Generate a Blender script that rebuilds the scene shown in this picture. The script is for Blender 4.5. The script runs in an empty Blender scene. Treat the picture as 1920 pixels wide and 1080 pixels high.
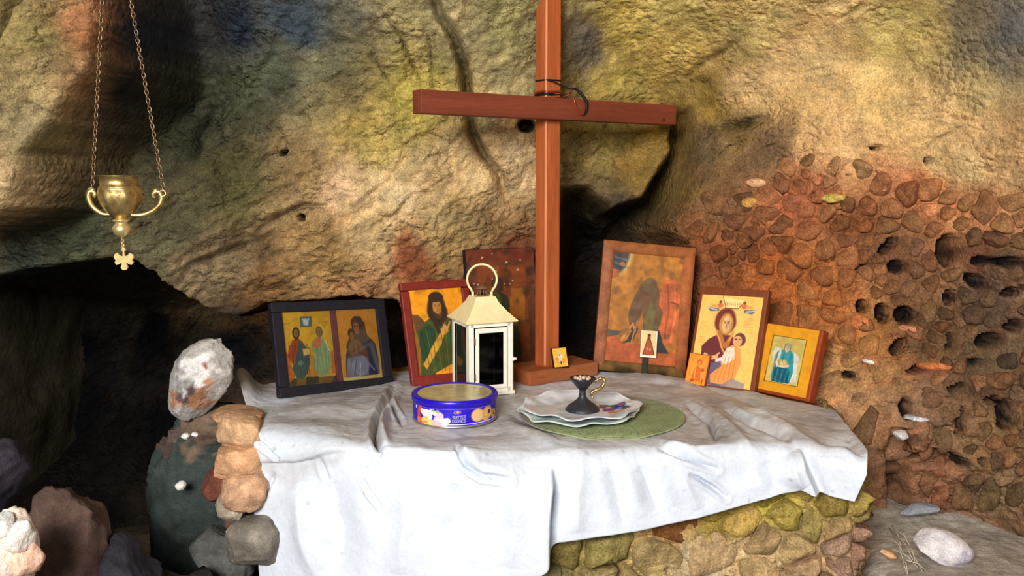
import bpy, math, random
import numpy as np
from mathutils import Matrix, Vector
random.seed(7); rng = np.random.default_rng(7)
S = bpy.context.scene; COL = S.collection
R = math.radians
# ------------------------------------------------------------------ camera, world, light, exposure
CZ, PITCH = 1.35, R(7)
F = 960 / math.tan(R(30))
cam_d = bpy.data.cameras.new('camera'); cam = bpy.data.objects.new('camera', cam_d); COL.objects.link(cam)
cam_d.sensor_width = 36; cam_d.lens = 18 / math.tan(R(30)); cam_d.clip_start = .02
cam.location = (0, 0, CZ); cam.rotation_euler = (R(90) - PITCH, 0, 0); S.camera = cam
w = bpy.data.worlds.new('daylight'); S.world = w; w.use_nodes = True
bg = w.node_tree.nodes['Background']; bg.inputs[0].default_value = (.72, .84, 1, 1); bg.inputs[1].default_value = .38
def area(name, loc, target, sx, sy, power, col):
    d = bpy.data.lights.new(name, 'AREA'); d.shape = 'RECTANGLE'; d.size = sx; d.size_y = sy; d.energy = power; d.color = col
    o = bpy.data.objects.new(name, d); COL.objects.link(o); o.location = loc
    o.rotation_euler = (Vector(target) - Vector(loc)).to_track_quat('-Z', 'Y').to_euler(); return o
# daylight entering by the cave mouth behind the camera, a little to the left
area('cave_mouth_daylight', (-.62, -1.0, 2.0), (.25, 2.0, 1.0), .9, .8, 128, (1, .975, .94))
S.view_settings.view_transform = 'Standard'; S.view_settings.look = 'None'
S.view_settings.exposure = 0; S.view_settings.gamma = 1; S.view_settings.use_curve_mapping = False

# ------------------------------------------------------------------ numeric helpers
def lin(c):
    c = np.asarray(c, float) / 255.
    return np.where(c <= .04045, c / 12.92, ((c + .055) / 1.055) ** 2.4)
def ray(px, py):
    px = np.asarray(px, float); py = np.asarray(py, float)
    a = (px - 960) / F; b = -(py - 540) / F; c, s = math.cos(PITCH), math.sin(PITCH)
    return np.stack([a, c + b * s, -s + b * c], -1)
def at_y(px, py, y):                       # world point seen at a pixel, at distance y
    d = ray(px, py); return np.array([0, 0, CZ]) + d * (np.asarray(y, float) / d[..., 1])[..., None]
def at_z(px, py, z):                       # world point seen at a pixel, at height z
    d = ray(px, py); return np.array([0, 0, CZ]) + d * ((np.asarray(z, float) - CZ) / d[..., 2])[..., None]
def proj(P):
    P = np.asarray(P, float) - [0, 0, CZ]; c, s = math.cos(PITCH), math.sin(PITCH)
    fw = P[..., 1] * c - P[..., 2] * s; up = P[..., 1] * s + P[..., 2] * c
    fw = np.maximum(fw, .05)
    return 960 + F * P[..., 0] / fw, 540 - F * up / fw
def vnoise(P, seed=0):
    P = np.asarray(P, float); i = np.floor(P).astype(np.int64); f = P - i; u = f * f * (3 - 2 * f); out = 0
    for dx in (0, 1):
        for dy in (0, 1):
            for dz in (0, 1):
                h = ((i[..., 0] + dx) * 374761393 + (i[..., 1] + dy) * 668265263 + (i[..., 2] + dz) * 2147483647 + seed * 974634777) & 0xffffffff
                h = ((h ^ (h >> 13)) * 1274126177) & 0xffffffff; h = h ^ (h >> 16)
                wt = (u[..., 0] if dx else 1 - u[..., 0]) * (u[..., 1] if dy else 1 - u[..., 1]) * (u[..., 2] if dz else 1 - u[..., 2])
                out = out + wt * (h & 0xffff) / 65535.
    return out * 2 - 1
def fbm(P, sc, oct=4, seed=0, ridged=False):
    P = np.asarray(P, float) * sc; a = 1; t = 0; n = 0
    for k in range(oct):
        v = vnoise(P, seed + k * 17)
        t = t + a * ((1 - 2 * np.abs(v)) if ridged else v); n += a; a *= .5; P = P * 2.03 + 7.1
    return t / n
def h3(i, j, k, s):
    h = (i * 374761393 + j * 668265263 + k * 2147483647 + s * 974634777) & 0xffffffff
    h = ((h ^ (h >> 13)) * 1274126177) & 0xffffffff; h = h ^ (h >> 16); h = (h * 2246822519) & 0xffffffff; return (h ^ (h >> 15)) & 0xffffffff
def facets(P, sc, seed=0, tilt=1.):
    """chipped rock: every cell is a small tilted plane. Returns relief in cell units and a random per cell"""
    P = np.asarray(P, float) * sc; I = np.floor(P).astype(np.int64); best = np.full(P.shape[:-1], 9.); rel = np.zeros(best.shape); rnd = np.zeros(best.shape)
    for dx in (-1, 0, 1):
        for dy in (-1, 0, 1):
            for dz in (-1, 0, 1):
                h = h3(I[..., 0] + dx, I[..., 1] + dy, I[..., 2] + dz, seed); g = (h * 747796405) & 0xffffffff; g = g ^ (g >> 14)
                V = P - I - np.stack([dx + (h & 1023) / 1023., dy + ((h >> 10) & 1023) / 1023., dz + ((h >> 20) & 1023) / 1023.], -1)
                d = (V ** 2).sum(-1); m = d < best; best = np.where(m, d, best)
                rel = np.where(m, tilt * (V[..., 0] * ((g & 255) / 127.5 - 1) + V[..., 1] * (((g >> 8) & 255) / 127.5 - 1) + V[..., 2] * (((g >> 16) & 255) / 127.5 - 1)) + .3 * ((h >> 5 & 255) / 127.5 - 1), rel); rnd = np.where(m, (g & 65535) / 65535., rnd)
    return rel, rnd
def sstep(a, b, x):
    t = np.clip((x - a) / (b - a), 0, 1); return t * t * (3 - 2 * t)
def seg_dist(X, Y, pts):
    """distance to a polyline, the side of it (+ = right hand going along), and the share of the way along"""
    best = np.full(np.shape(X), 1e9); side = np.zeros(np.shape(X)); tt = np.zeros(np.shape(X)); n = len(pts) - 1
    for k in range(n):
        (ax, ay), (bx, by) = pts[k], pts[k + 1]; dx, dy = bx - ax, by - ay; L = dx * dx + dy * dy + 1e-9
        t = np.clip(((X - ax) * dx + (Y - ay) * dy) / L, 0, 1); ex, ey = X - ax - t * dx, Y - ay - t * dy
        d = np.hypot(ex, ey); m = d < best
        best = np.where(m, d, best); side = np.where(m, np.sign(dx * ey - dy * ex), side); tt = np.where(m, (k + t) / n, tt)
    return best, side, tt
def inside(X, Y, pts):
    r = np.zeros(np.shape(X), bool); n = len(pts)
    for k in range(n):
        (ax, ay), (bx, by) = pts[k], pts[(k + 1) % n]
        if ay == by: continue
        c = (ay > Y) != (by > Y); r ^= c & (X < (bx - ax) * (Y - ay) / (by - ay) + ax)
    return r
def sd_poly(X, Y, pts):                    # negative inside
    d, _, _ = seg_dist(X, Y, list(pts) + [pts[0]]); return np.where(inside(X, Y, pts), -d, d)

# ------------------------------------------------------------------ mesh helpers
def mesh_np(name, V, Fq, col=None, smooth=True):
    me = bpy.data.meshes.new(name); V = np.asarray(V, np.float32).reshape(-1, 3); Fq = np.asarray(Fq, np.int32); k = Fq.shape[1]
    me.vertices.add(len(V)); me.vertices.foreach_set('co', V.ravel())
    me.loops.add(Fq.size); me.loops.foreach_set('vertex_index', Fq.ravel())
    me.polygons.add(len(Fq)); me.polygons.foreach_set('loop_start', np.arange(0, Fq.size, k, dtype=np.int32))
    me.polygons.foreach_set('use_smooth', np.full(len(Fq), smooth))
    me.update(calc_edges=True)
    if col is not None: put_col(me, col)
    return me
def put_col(me, col):
    a = me.color_attributes.new('Col', 'FLOAT_COLOR', 'POINT'); c = np.ones((len(me.vertices), 4), np.float32)
    c[:, :3] = np.asarray(col, np.float32).reshape(-1, 3); a.data.foreach_set('color', c.ravel())
def grid_faces(nv, nu, wrap=False):
    i = np.arange(nv * nu).reshape(nv, nu)
    if wrap: i = np.concatenate([i, i[:, :1]], 1)
    return np.stack([i[:-1, :-1], i[:-1, 1:], i[1:, 1:], i[1:, :-1]], -1).reshape(-1, 4)
def link(name, me, mat=None, parent=None, **kw):
    o = bpy.data.objects.new(name, me); COL.objects.link(o)
    if mat is not None and me is not None and not me.materials: me.materials.append(mat)
    if parent is not None: o.parent = parent
    for k, v in kw.items(): o[k] = v
    return o
def thing(name, label, cat, loc=(0, 0, 0), rot=None, group=None):
    o = bpy.data.objects.new(name, None); COL.objects.link(o); o.empty_display_size = .05
    o.matrix_world = Matrix.Translation(loc) @ (rot.to_4x4() if rot is not None else Matrix())
    o['label'] = label; o['category'] = cat
    if group: o['group'] = group
    return o
class MB:
    """collects shapes and links them as one mesh object"""
    def __init__(s): s.v = []; s.f = []; s.sm = []
    def add(s, V, Fs, smooth=False):
        b = len(s.v); s.v += [tuple(map(float, p)) for p in V]; s.f += [tuple(b + i for i in q) for q in Fs]; s.sm += [smooth] * len(Fs); return s
    def box(s, c, d, bev=0, rot=None):
        x, y, z = (k / 2 for k in d); b = min(bev, x * .9, y * .9, z * .9)
        if b <= 0:
            V = [(i * x, j * y, k * z) for i in (-1, 1) for j in (-1, 1) for k in (-1, 1)]
            Fs = [(0, 1, 3, 2), (4, 6, 7, 5), (0, 4, 5, 1), (2, 3, 7, 6), (0, 2, 6, 4), (1, 5, 7, 3)]
        else:
            import bmesh
            bm = bmesh.new(); bmesh.ops.create_cube(bm, size=2)
            for v in bm.verts: v.co = (v.co.x * x, v.co.y * y, v.co.z * z)
            bmesh.ops.bevel(bm, geom=bm.edges[:], offset=b, segments=2, profile=.6, affect='EDGES')
            V = [v.co.copy() for v in bm.verts]; Fs = [[v.index for v in f.verts] for f in bm.faces]; bm.free()
        M = rot.to_3x3() if rot is not None else Matrix.Identity(3)
        return s.add([M @ Vector(p) + Vector(c) for p in V], Fs, False)
    def tube(s, pts, r, n=8, closed=False, caps=True):
        P = [Vector(p) for p in pts]; m = len(P); rs = r if hasattr(r, '__len__') else [r] * m
        T = []
        for i in range(m):
            a = P[(i - 1) % m] if closed or i else P[0]; b = P[(i + 1) % m] if closed or i < m - 1 else P[-1]
            T.append((b - a).normalized())
        up = Vector((0, 0, 1)) if abs(T[0].z) < .9 else Vector((1, 0, 0)); N = (up - T[0] * up.dot(T[0])).normalized(); V = []
        for i in range(m):
            N = (N - T[i] * N.dot(T[i])).normalized(); B = T[i].cross(N)
            for k in range(n):
                a = 2 * math.pi * k / n; V.append(P[i] + (N * math.cos(a) + B * math.sin(a)) * rs[i])
        Fs = []
        for i in range(m if closed else m - 1):
            for k in range(n):
                j = (i + 1) % m; Fs.append((i * n + k, i * n + (k + 1) % n, j * n + (k + 1) % n, j * n + k))
        if caps and not closed: Fs += [tuple(range(n - 1, -1, -1)), tuple((m - 1) * n + k for k in range(n))]
        return s.add(V, Fs, True)
    def lathe(s, prof, n=40, c=(0, 0, 0)):
        V = []; Fs = []; m = len(prof)
        for r, z in prof:
            for k in range(n):
                a = 2 * math.pi * k / n; V.append((c[0] + r * math.cos(a), c[1] + r * math.sin(a), c[2] + z))
        for i in range(m - 1):
            for k in range(n): Fs.append((i * n + k, i * n + (k + 1) % n, (i + 1) * n + (k + 1) % n, (i + 1) * n + k))
        return s.add(V, Fs, True)
    def prism(s, poly, y0, y1):             # outline in x,z pushed from y0 to y1
        n = len(poly); V = [(x, y0, z) for x, z in poly] + [(x, y1, z) for x, z in poly]
        Fs = [tuple(range(n)), tuple(range(2 * n - 1, n - 1, -1))] + [(i, i + n, (i + 1) % n + n, (i + 1) % n) for i in range(n)]
        return s.add(V, Fs)
    def mesh(s, name):
        me = bpy.data.meshes.new(name); me.from_pydata(s.v, [], s.f); me.polygons.foreach_set('use_smooth', s.sm); me.update(); return me
    def build(s, name, mat, parent=None, **kw): return link(name, s.mesh(name), mat, parent, **kw)
def shade_auto(o, ang=40):
    me = o.data; me.polygons.foreach_set('use_smooth', [True] * len(me.polygons))
    try: me.set_sharp_from_angle(angle=R(ang))
    except Exception: pass
    return o

# ------------------------------------------------------------------ materials
def M(name, base=(200, 200, 200), attr=False, objcol=False, rough=.85, metal=0, spec=.3, var=0, vsc=25, tint=None, bump=0, bsc=60, crack=0, csc=40, stretch=(1, 1, 1), alpha=None, trans=0, coat=0, fine=0, chips=0):
    m = bpy.data.materials.new(name); m.use_nodes = True; nt = m.node_tree; N = nt.nodes; L = nt.links; b = N['Principled BSDF']
    b.inputs['Roughness'].default_value = rough; b.inputs['Metallic'].default_value = metal
    b.inputs['Specular IOR Level'].default_value = spec; b.inputs['Coat Weight'].default_value = coat
    tc = N.new('ShaderNodeTexCoord'); mp = N.new('ShaderNodeMapping'); mp.inputs['Scale'].default_value = stretch; L.new(tc.outputs['Object'], mp.inputs[0])
    def noise(sc, det=6, ro=.6):
        n = N.new('ShaderNodeTexNoise'); n.inputs['Scale'].default_value = sc; n.inputs['Detail'].default_value = det; n.inputs['Roughness'].default_value = ro
        L.new(mp.outputs[0], n.inputs['Vector']); return n.outputs['Fac']
    def mr(sock, a, c, d, e):
        n = N.new('ShaderNodeMapRange'); L.new(sock, n.inputs[0])
        for k, v in zip((1, 2, 3, 4), (a, c, d, e)): n.inputs[k].default_value = v
        return n.outputs[0]
    def mix(kind, fac, A, B):
        n = N.new('ShaderNodeMix'); n.data_type = 'RGBA'; n.blend_type = kind
        for idx, val in ((0, fac), (6, A), (7, B)):
            if hasattr(val, 'is_linked'): L.new(val, n.inputs[idx])
            else: n.inputs[idx].default_value = val
        return n.outputs[2]
    if attr: n = N.new('ShaderNodeAttribute'); n.attribute_name = 'Col'; c = n.outputs['Color']
    elif objcol: n = N.new('ShaderNodeObjectInfo'); c = n.outputs['Color']
    else: n = N.new('ShaderNodeRGB'); n.outputs[0].default_value = (*lin(base), 1); c = n.outputs[0]
    if tint is not None: c = mix('MIX', mr(noise(vsc * .6, 5), .45, .7, 0, .8), c, (*lin(tint), 1))
    if var:
        c = mix('MULTIPLY', 1, c, mr(noise(vsc), .28, .72, 1 - var, 1 + var))
    if fine: c = mix('MULTIPLY', 1, c, mr(noise(vsc * 9, 3, .7), .3, .7, 1 - fine, 1 + fine))
    L.new(c, b.inputs['Base Color'])
    if bump:
        h = noise(bsc, 8, .65)
        if chips:
            rt = N.new('ShaderNodeMapping'); rt.inputs['Rotation'].default_value = (0, R(-32), 0); rt.inputs['Scale'].default_value = (1, 1, 1.5); L.new(mp.outputs[0], rt.inputs[0])
            wv = N.new('ShaderNodeTexNoise'); wv.inputs['Scale'].default_value = chips * .7; wv.inputs['Detail'].default_value = 4; L.new(mp.outputs[0], wv.inputs['Vector'])
            ad = N.new('ShaderNodeVectorMath'); ad.operation = 'MULTIPLY_ADD'; L.new(wv.outputs['Color'], ad.inputs[0]); ad.inputs[1].default_value = (1.2 / chips,) * 3; L.new(rt.outputs[0], ad.inputs[2])
            v = N.new('ShaderNodeTexVoronoi'); v.inputs['Scale'].default_value = chips; L.new(ad.outputs[0], v.inputs['Vector'])
            mk = mr(noise(7, 4), .42, .6, .1, 1); m1 = N.new('ShaderNodeMath'); m1.operation = 'MULTIPLY'; L.new(mr(v.outputs['Distance'], 0, .8, 1, 0), m1.inputs[0]); L.new(mk, m1.inputs[1])
            m2 = N.new('ShaderNodeMath'); m2.operation = 'MULTIPLY_ADD'; L.new(m1.outputs[0], m2.inputs[0]); m2.inputs[1].default_value = 1.3; L.new(h, m2.inputs[2]); h = m2.outputs[0]
        if crack:
            v = N.new('ShaderNodeTexVoronoi'); v.feature = 'DISTANCE_TO_EDGE'; v.inputs['Scale'].default_value = csc
            wv = N.new('ShaderNodeTexNoise'); wv.inputs['Scale'].default_value = csc * .8; L.new(mp.outputs[0], wv.inputs['Vector'])
            ad = N.new('ShaderNodeVectorMath'); ad.operation = 'MULTIPLY_ADD'; L.new(wv.outputs['Color'], ad.inputs[0]); ad.inputs[1].default_value = (.04, .04, .04); L.new(mp.outputs[0], ad.inputs[2])
            L.new(ad.outputs[0], v.inputs['Vector'])
            mm = N.new('ShaderNodeMath'); mm.operation = 'MULTIPLY_ADD'; L.new(mr(v.outputs['Distance'], 0, .12, 0, 1), mm.inputs[0]); mm.inputs[1].default_value = crack; L.new(h, mm.inputs[2]); h = mm.outputs[0]
        bp = N.new('ShaderNodeBump'); bp.inputs['Strength'].default_value = 1; bp.inputs['Distance'].default_value = bump; L.new(h, bp.inputs['Height']); L.new(bp.outputs[0], b.inputs['Normal'])
    if trans:
        b.inputs['Transmission Weight'].default_value = trans; b.inputs['IOR'].default_value = 1.45
    return m
def glass_mat(name, tint=(1, 1, 1), refl=.12):
    m = bpy.data.materials.new(name); m.use_nodes = True; nt = m.node_tree; N = nt.nodes; L = nt.links; N.remove(N['Principled BSDF'])
    t = N.new('ShaderNodeBsdfTransparent'); t.inputs[0].default_value = (*tint, 1); g = N.new('ShaderNodeBsdfGlossy'); g.inputs['Roughness'].default_value = .08
    lw = N.new('ShaderNodeFresnel'); lw.inputs[0].default_value = 1.45; mx = N.new('ShaderNodeMixShader')
    L.new(lw.outputs[0], mx.inputs[0]); L.new(t.outputs[0], mx.inputs[1]); L.new(g.outputs[0], mx.inputs[2]); L.new(mx.outputs[0], N['Material Output'].inputs[0]); return m
ROCK = M('cave_rock', attr=True, rough=.95, spec=.15, var=.34, vsc=24, fine=.42, bump=.0075, bsc=60, chips=48)
STONE = M('rubble_stone', objcol=True, rough=.95, spec=.15, var=.45, vsc=26, fine=.45, bump=.006, bsc=80)
STONEC = M('loose_stone', attr=True, rough=.92, spec=.2, var=.3, vsc=30, fine=.25, bump=.005, bsc=60)
DARKROCK = M('dark_rock', (62, 60, 58), rough=.95, spec=.1, var=.4, vsc=12, fine=.2, bump=.012, bsc=25)  # one even dark grey for the shelf bodies
CLOTH = M('oilcloth', attr=True, rough=.5, spec=.35, var=.08, vsc=20, fine=.07, bump=.0016, bsc=30)
WOOD = M('red_stained_wood', (180, 92, 50), rough=.34, spec=.4, var=.28, vsc=40, fine=.12, stretch=(1, 1, .08), bump=.0006, bsc=120)
WOODEDGE = M('bare_wood_edge', (208, 126, 78), rough=.5, var=.2, vsc=40, stretch=(1, 1, .1))
WOODX = M('red_stained_wood_bar', (126, 60, 40), rough=.55, spec=.3, var=.3, vsc=40, fine=.12, stretch=(.08, 1, 1), bump=.0006, bsc=120)
WOODFOOT = M('worn_wood', (164, 92, 52), rough=.75, spec=.25, var=.35, vsc=30, fine=.15, stretch=(.12, 1, 1), tint=(120, 85, 55), bump=.001, bsc=90)
BLACKWOOD = M('black_frame', (30, 27, 34), rough=.6, spec=.25, var=.25, vsc=60, bump=.0006, bsc=80)
PURPLEWOOD = M('dark_purple_strip', (82, 44, 46), rough=.7, var=.25, vsc=60)
REDFRAME = M('oxblood_frame', (124, 36, 24), rough=.5, spec=.35, var=.25, vsc=50, bump=.0005, bsc=80)
OLDWOOD = M('old_icon_wood', attr=True, rough=.75, spec=.25, var=.3, vsc=35, fine=.2, bump=.001, bsc=70)
BOARD = M('brown_board', (126, 60, 30), rough=.6, spec=.3, var=.3, vsc=40, fine=.15, stretch=(1, 1, .2), bump=.0006, bsc=80)
REDBOARD = M('red_brown_edge', (150, 62, 24), rough=.55, spec=.35, var=.25, vsc=40)
PIC = M('printed_picture', attr=True, rough=.5, spec=.3, var=.1, vsc=120)
PICG = M('glossy_picture', attr=True, rough=.25, spec=.5)
GOLD = M('gilt', (205, 165, 60), rough=.35, metal=.7)
CREAM = M('cream_enamel', (250, 228, 172), rough=.45, spec=.4, var=.1, vsc=40, tint=None, bump=.0003, bsc=100)
CREAMW = M('white_enamel', (246, 240, 222), rough=.45, spec=.4, var=.08, vsc=60)
RUST = M('rusty_metal', (120, 84, 56), rough=.7, var=.4, vsc=150)
GLASS = glass_mat('clear_glass', (.9, .91, .92)); DARKGLASS = glass_mat('dark_glass', (.20, .22, .27))  # second glass, for the lantern, is tinted dark all over
BLUE = M('blue_tin', (36, 14, 178), rough=.28, spec=.5)
TINP = M('printed_tin', attr=True, rough=.3, spec=.5)
TINTOP = M('gilt_tin_top', (214, 200, 150), rough=.25, metal=.25, var=.25, vsc=40)
STEEL = M('bare_tin', (176, 168, 156), rough=.4, metal=.8)
BRASS = M('brass', (200, 172, 112), rough=.36, metal=.85, var=.3, vsc=90, tint=(120, 90, 40), bump=.0007, bsc=130)
BRASSL = M('bright_brass', (232, 204, 140), rough=.35, metal=.75, var=.2, vsc=120)
CHAINM = M('chain_brass', (150, 122, 92), rough=.4, metal=.75)
PEWTER = M('dark_pewter', (74, 74, 80), rough=.45, metal=.7, var=.3, vsc=80, bump=.0006, bsc=120)
CHINA = M('white_china', attr=True, rough=.18, spec=.5)
GREENGLASS = M('pale_green_glass_plate', (206, 218, 212), rough=.15, spec=.5)
MATM = M('woven_green_mat', attr=True, rough=.85, spec=.15, var=.15, vsc=50)
COPPER = M('copper_wire', (196, 104, 70), rough=.35, metal=.85)
BLACKCORD = M('black_cord', (20, 16, 18), rough=.6)
STRAW = M('dry_straw', (206, 196, 168), rough=.8)
IRON = M('iron', (60, 52, 46), rough=.6, metal=.6)

# ------------------------------------------------------------------ the cave wall
DC = [(-150,-100,2.1),(60,60,2.12),(60,250,2.16),(0,400,2.14),(-200,400,2.1),(250,60,2.12),(230,250,2.2),(330,150,2.26),(450,60,2.2),(450,250,2.3),
 (300,430,2.25),(100,420,2.12),(150,480,2.16),(600,60,2.2),(600,250,2.31),(600,400,2.34),(600,530,2.40),(420,500,2.33),(750,60,2.2),(800,250,2.33),(750,400,2.36),
 (800,500,2.44),(750,560,2.46),(950,60,2.26),(950,250,2.42),(930,400,2.46),(960,520,2.56),(950,650,2.6),(850,620,2.5),(1150,60,2.42),(1150,200,2.56),(1150,320,2.57),(1250,210,2.6),
 (1200,420,2.52),(1200,550,2.55),(1150,690,2.55),(1300,60,2.36),(1350,200,2.46),(1350,330,2.42),(1400,450,2.38),(1350,560,2.42),(1450,560,2.31),(1400,690,2.34),
 (1550,60,2.15),(1600,250,2.16),(1600,400,2.17),(1580,550,2.17),(1580,700,2.1),(1560,780,2.06),(1750,60,2.0),(1750,250,2.03),(1750,400,2.04),(1750,550,2.03),
 (1720,700,2.0),(1700,800,1.98),(1900,60,1.8),(1900,250,1.85),(1900,400,1.88),(1900,550,1.88),(1900,700,1.87),(1880,850,1.87),(1750,900,1.98),(1850,940,1.95),
 (1650,1100,1.99),(1900,1100,1.95),(1000,900,2.6),(600,900,2.6),(100,700,2.5),(100,1000,2.5),(-300,800,2.2),(-300,1200,2.2),(2200,500,1.5),(2200,1100,1.6),(2200,-100,1.45),
 (900,-250,1.95),(300,-250,1.9),(1500,-250,1.85)]
DC = np.array(DC, float); CP = at_y(DC[:, 0], DC[:, 1], DC[:, 2]); cx, cz, cd = CP[:, 0], CP[:, 2], DC[:, 2]
def tps(r2): return np.where(r2 > 1e-12, .5 * r2 * np.log(r2 + 1e-12), 0)
n = len(cd); K = tps((cx[:, None] - cx) ** 2 + (cz[:, None] - cz) ** 2) + .004 * np.eye(n)
Pm = np.stack([np.ones(n), cx, cz], 1); A = np.block([[K, Pm], [Pm.T, np.zeros((3, 3))]]); wt = np.linalg.solve(A, np.r_[cd, 0, 0, 0])
def base_depth(x, z):
    o = wt[n] + wt[n + 1] * x + wt[n + 2] * z
    for k in range(n): o = o + wt[k] * tps((x - cx[k]) ** 2 + (z - cz[k]) ** 2)
    return np.clip(o, 1.25, 2.9)
DX = .0047; gx = np.arange(-1.9, 1.76, DX); gz = np.arange(-.05, 2.46, DX); GX, GZ = np.meshgrid(gx, gz)
# coarse evaluation then bilinear refinement of the smooth base
def bil(Agrid, x, z, x0, z0, d):
    fx = np.clip((x - x0) / d, 0, Agrid.shape[1] - 1.001); fz = np.clip((z - z0) / d, 0, Agrid.shape[0] - 1.001); i = fx.astype(int); j = fz.astype(int); u = fx - i; v = fz - j
    return (Agrid[j, i] * (1 - u) + Agrid[j, i + 1] * u) * (1 - v) + (Agrid[j + 1, i] * (1 - u) + Agrid[j + 1, i + 1] * u) * v
ccx = np.arange(-1.92, 1.82, .02); ccz = np.arange(-.07, 2.52, .02); CB = base_depth(*np.meshgrid(ccx, ccz))
B0 = bil(CB, GX, GZ, ccx[0], ccz[0], .02)
PB = np.stack([GX, B0, GZ], -1); U, V = proj(PB)
wx = fbm(PB, 9, 4, 3) * 26; wy = fbm(PB, 9, 4, 9) * 26; U1, V1 = U + wx * .6, V + wy * .6; Us, Vs = U + wx * .28, V + wy * .28
Y = B0.copy()
# large relief
lowfine = sstep(300, 420, V - (U - 1250) * .02) * sstep(1280, 1400, U)                  # red conglomerate zone on the right
Y += -.055 * fbm(PB, 3.2, 3, 21) - .022 * fbm(PB * [1, 1, 1.6], 9, 5, 31) 
smoothpale = np.exp(-((U - 1650) / 420) ** 2 - ((V - 150) / 170) ** 2)
q_ = R(32); Prot = np.stack([PB[..., 0] * math.cos(q_) + PB[..., 2] * math.sin(q_), PB[..., 1], (-PB[..., 0] * math.sin(q_) + PB[..., 2] * math.cos(q_)) * 1.7], -1) + .02 * np.stack([fbm(PB, 12, 3, 42), 0 * GX, fbm(PB, 12, 3, 43)], -1)
fa, ra = facets(Prot, 13, 1); fb, rb = facets(Prot, 38, 2); Y += (.015 * fa + .008 * fb * (.5 + .8 * sstep(-.3, .4, fbm(PB, 6, 3, 44)))) * (1 - .75 * smoothpale) * (1 - .4 * lowfine) - .006 * fbm(PB, 44, 3, 41, True) * (1 - .6 * smoothpale)
# slanting strata low in the middle
st = (V * .86 + U * .5) ; strat = np.exp(-((U - 480) / 230) ** 2 - ((V - 400) / 150) ** 2)
Y += -.016 * strat * vnoise(np.stack([st / 26 + wx * .06, U * .004, V * .002], -1), 5) - .01 * strat * vnoise(np.stack([st / 11, U * .008, V * .008], -1), 6)
OUT = [(-600,-900),(192,-900),(190,40),(172,110),(140,165),(105,235),(62,290),(58,330),(30,400),(-60,440),(-600,470)]
UO, VO = proj(np.stack([GX, np.full(GX.shape, 1.78), GZ], -1)); sd = sd_poly(UO + wx * .7, VO + wy * .7, OUT)
mo = sstep(6, -22, sd); Y += -mo * (B0 - 1.80) - .10 * sstep(-10, -150, sd) + .13 * (1 - mo) * sstep(150, 20, sd) * sstep(420, 120, VO)
CAV = [(-700,540),(-200,535),(0,520),(90,502),(200,484),(258,494),(330,548),(400,592),(450,596),(500,572),(620,566),(735,566),(764,600),(772,690),(775,760),(760,1300),(-700,1300)]
sdc = sd_poly(U1, V1, CAV); Y += .95 * sstep(6, -46, sdc) + .5 * sstep(-60, -200, sdc)
REC = [(1058,350),(1110,352),(1150,392),(1195,372),(1240,318),(1258,285),(1262,205),(1300,205),(1302,300),(1290,380),(1262,430),(1290,450),(1310,470),(1310,740),(900,740),(905,640),(1000,600),(1040,460)]
sdr = sd_poly(U1, V1, REC); Y += .36 * sstep(8, -40, sdr) + .3 * sstep(-30, -90, sdr)
crk = np.zeros(U.shape)
def groove(pts, wd, dep, lip=0):
    global Y, crk
    d, side, t = seg_dist(Us, Vs, pts); e = np.sin(np.clip(t, .0, 1) * math.pi) ** .4
    Y += dep * e * np.exp(-(d / wd) ** 2); crk = np.maximum(crk, e * np.exp(-(d / (wd * .9)) ** 2))
    if lip: Y += lip * e * np.where(side > 0, np.exp(-d / (wd * 5)), 0)
groove([(800,-60),(825,20),(850,70),(866,120),(876,190),(884,250),(908,298),(938,330),(946,372)], 8, .085)
groove([(868,100),(878,160),(884,235),(893,275),(912,300)], 8, .05)
groove([(705,0),(745,60),(770,120),(790,170)], 3, .02)
groove([(800,60),(806,120),(808,180)], 3, .02)
groove([(690,95),(712,130),(728,150)], 3, .015); groove([(748,60),(760,100)], 3, .015)
groove([(372,190),(356,220),(352,260),(360,295)], 9, .07); groove([(205,-40),(196,60),(180,140),(140,225),(90,270)], 16, .10)
groove([(480,432),(520,405),(560,385),(610,384)], 4, .02, .015); groove([(330,540),(360,500),(430,470),(520,430)], 5, .025)
groove([(1285,150),(1330,110),(1400,60)], 6, .02); groove([(1560,40),(1600,20),(1620,0)], 4, .02)
groove([(1450,215),(1400,232),(1355,238)], 10, .045); groove([(1700,300),(1760,260),(1820,230)], 4, .012)
groove([(1690,800),(1684,870),(1686,940),(1700,1010)], 15, .16); groove([(1700,858),(1750,856),(1800,862)], 9, .10)
groove([(1825,446),(1850,438),(1878,434)], 3, .04); groove([(1598,522),(1620,508),(1636,494)], 5, .06)
PITS = [(1785,470,22,30,0),(1845,488,20,9,0),(1900,492,32,10,4),(1690,502,16,13,0),(1676,462,24,9,-38),(1832,526,17,13,20),(1703,592,19,14,0),(1690,652,20,12,-45),
 (1660,588,13,17,0),(1622,578,13,12,0),(1860,640,24,14,-8),(1835,683,16,7,0),(1796,727,20,6,-12),(1694,766,10,20,-15),(1900,548,24,9,0),(1785,560,10,14,0),(1600,712,12,8,0),
 (1785,640,8,14,0),(1805,795,8,28,12),(1893,782,17,26,10),(1868,752,14,9,0),(1803,868,10,8,0),(1840,866,8,8,0),(530,285,10,6,-30),(563,405,8,6,30),(1641,277,12,5,5),(1742,300,7,7,0),(1592,325,3,3,0),(985,235,16,12,0),(1725,690,26,7,-12),(1905,610,20,12,0)]
Y0p = Y.copy(); pit = np.zeros(U.shape)
for (px, py, a, b, r) in PITS:
    c, s = math.cos(R(r)), math.sin(R(r)); X, Z = Us - px, Vs - py; q = np.hypot((X * c + Z * s) / a, (-X * s + Z * c) / b); pq = sstep(1.22, .72, q); Y += (.035 + .0035 * min(a, b)) * pq; pit = np.maximum(pit, sstep(1.2, .95, q))
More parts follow.
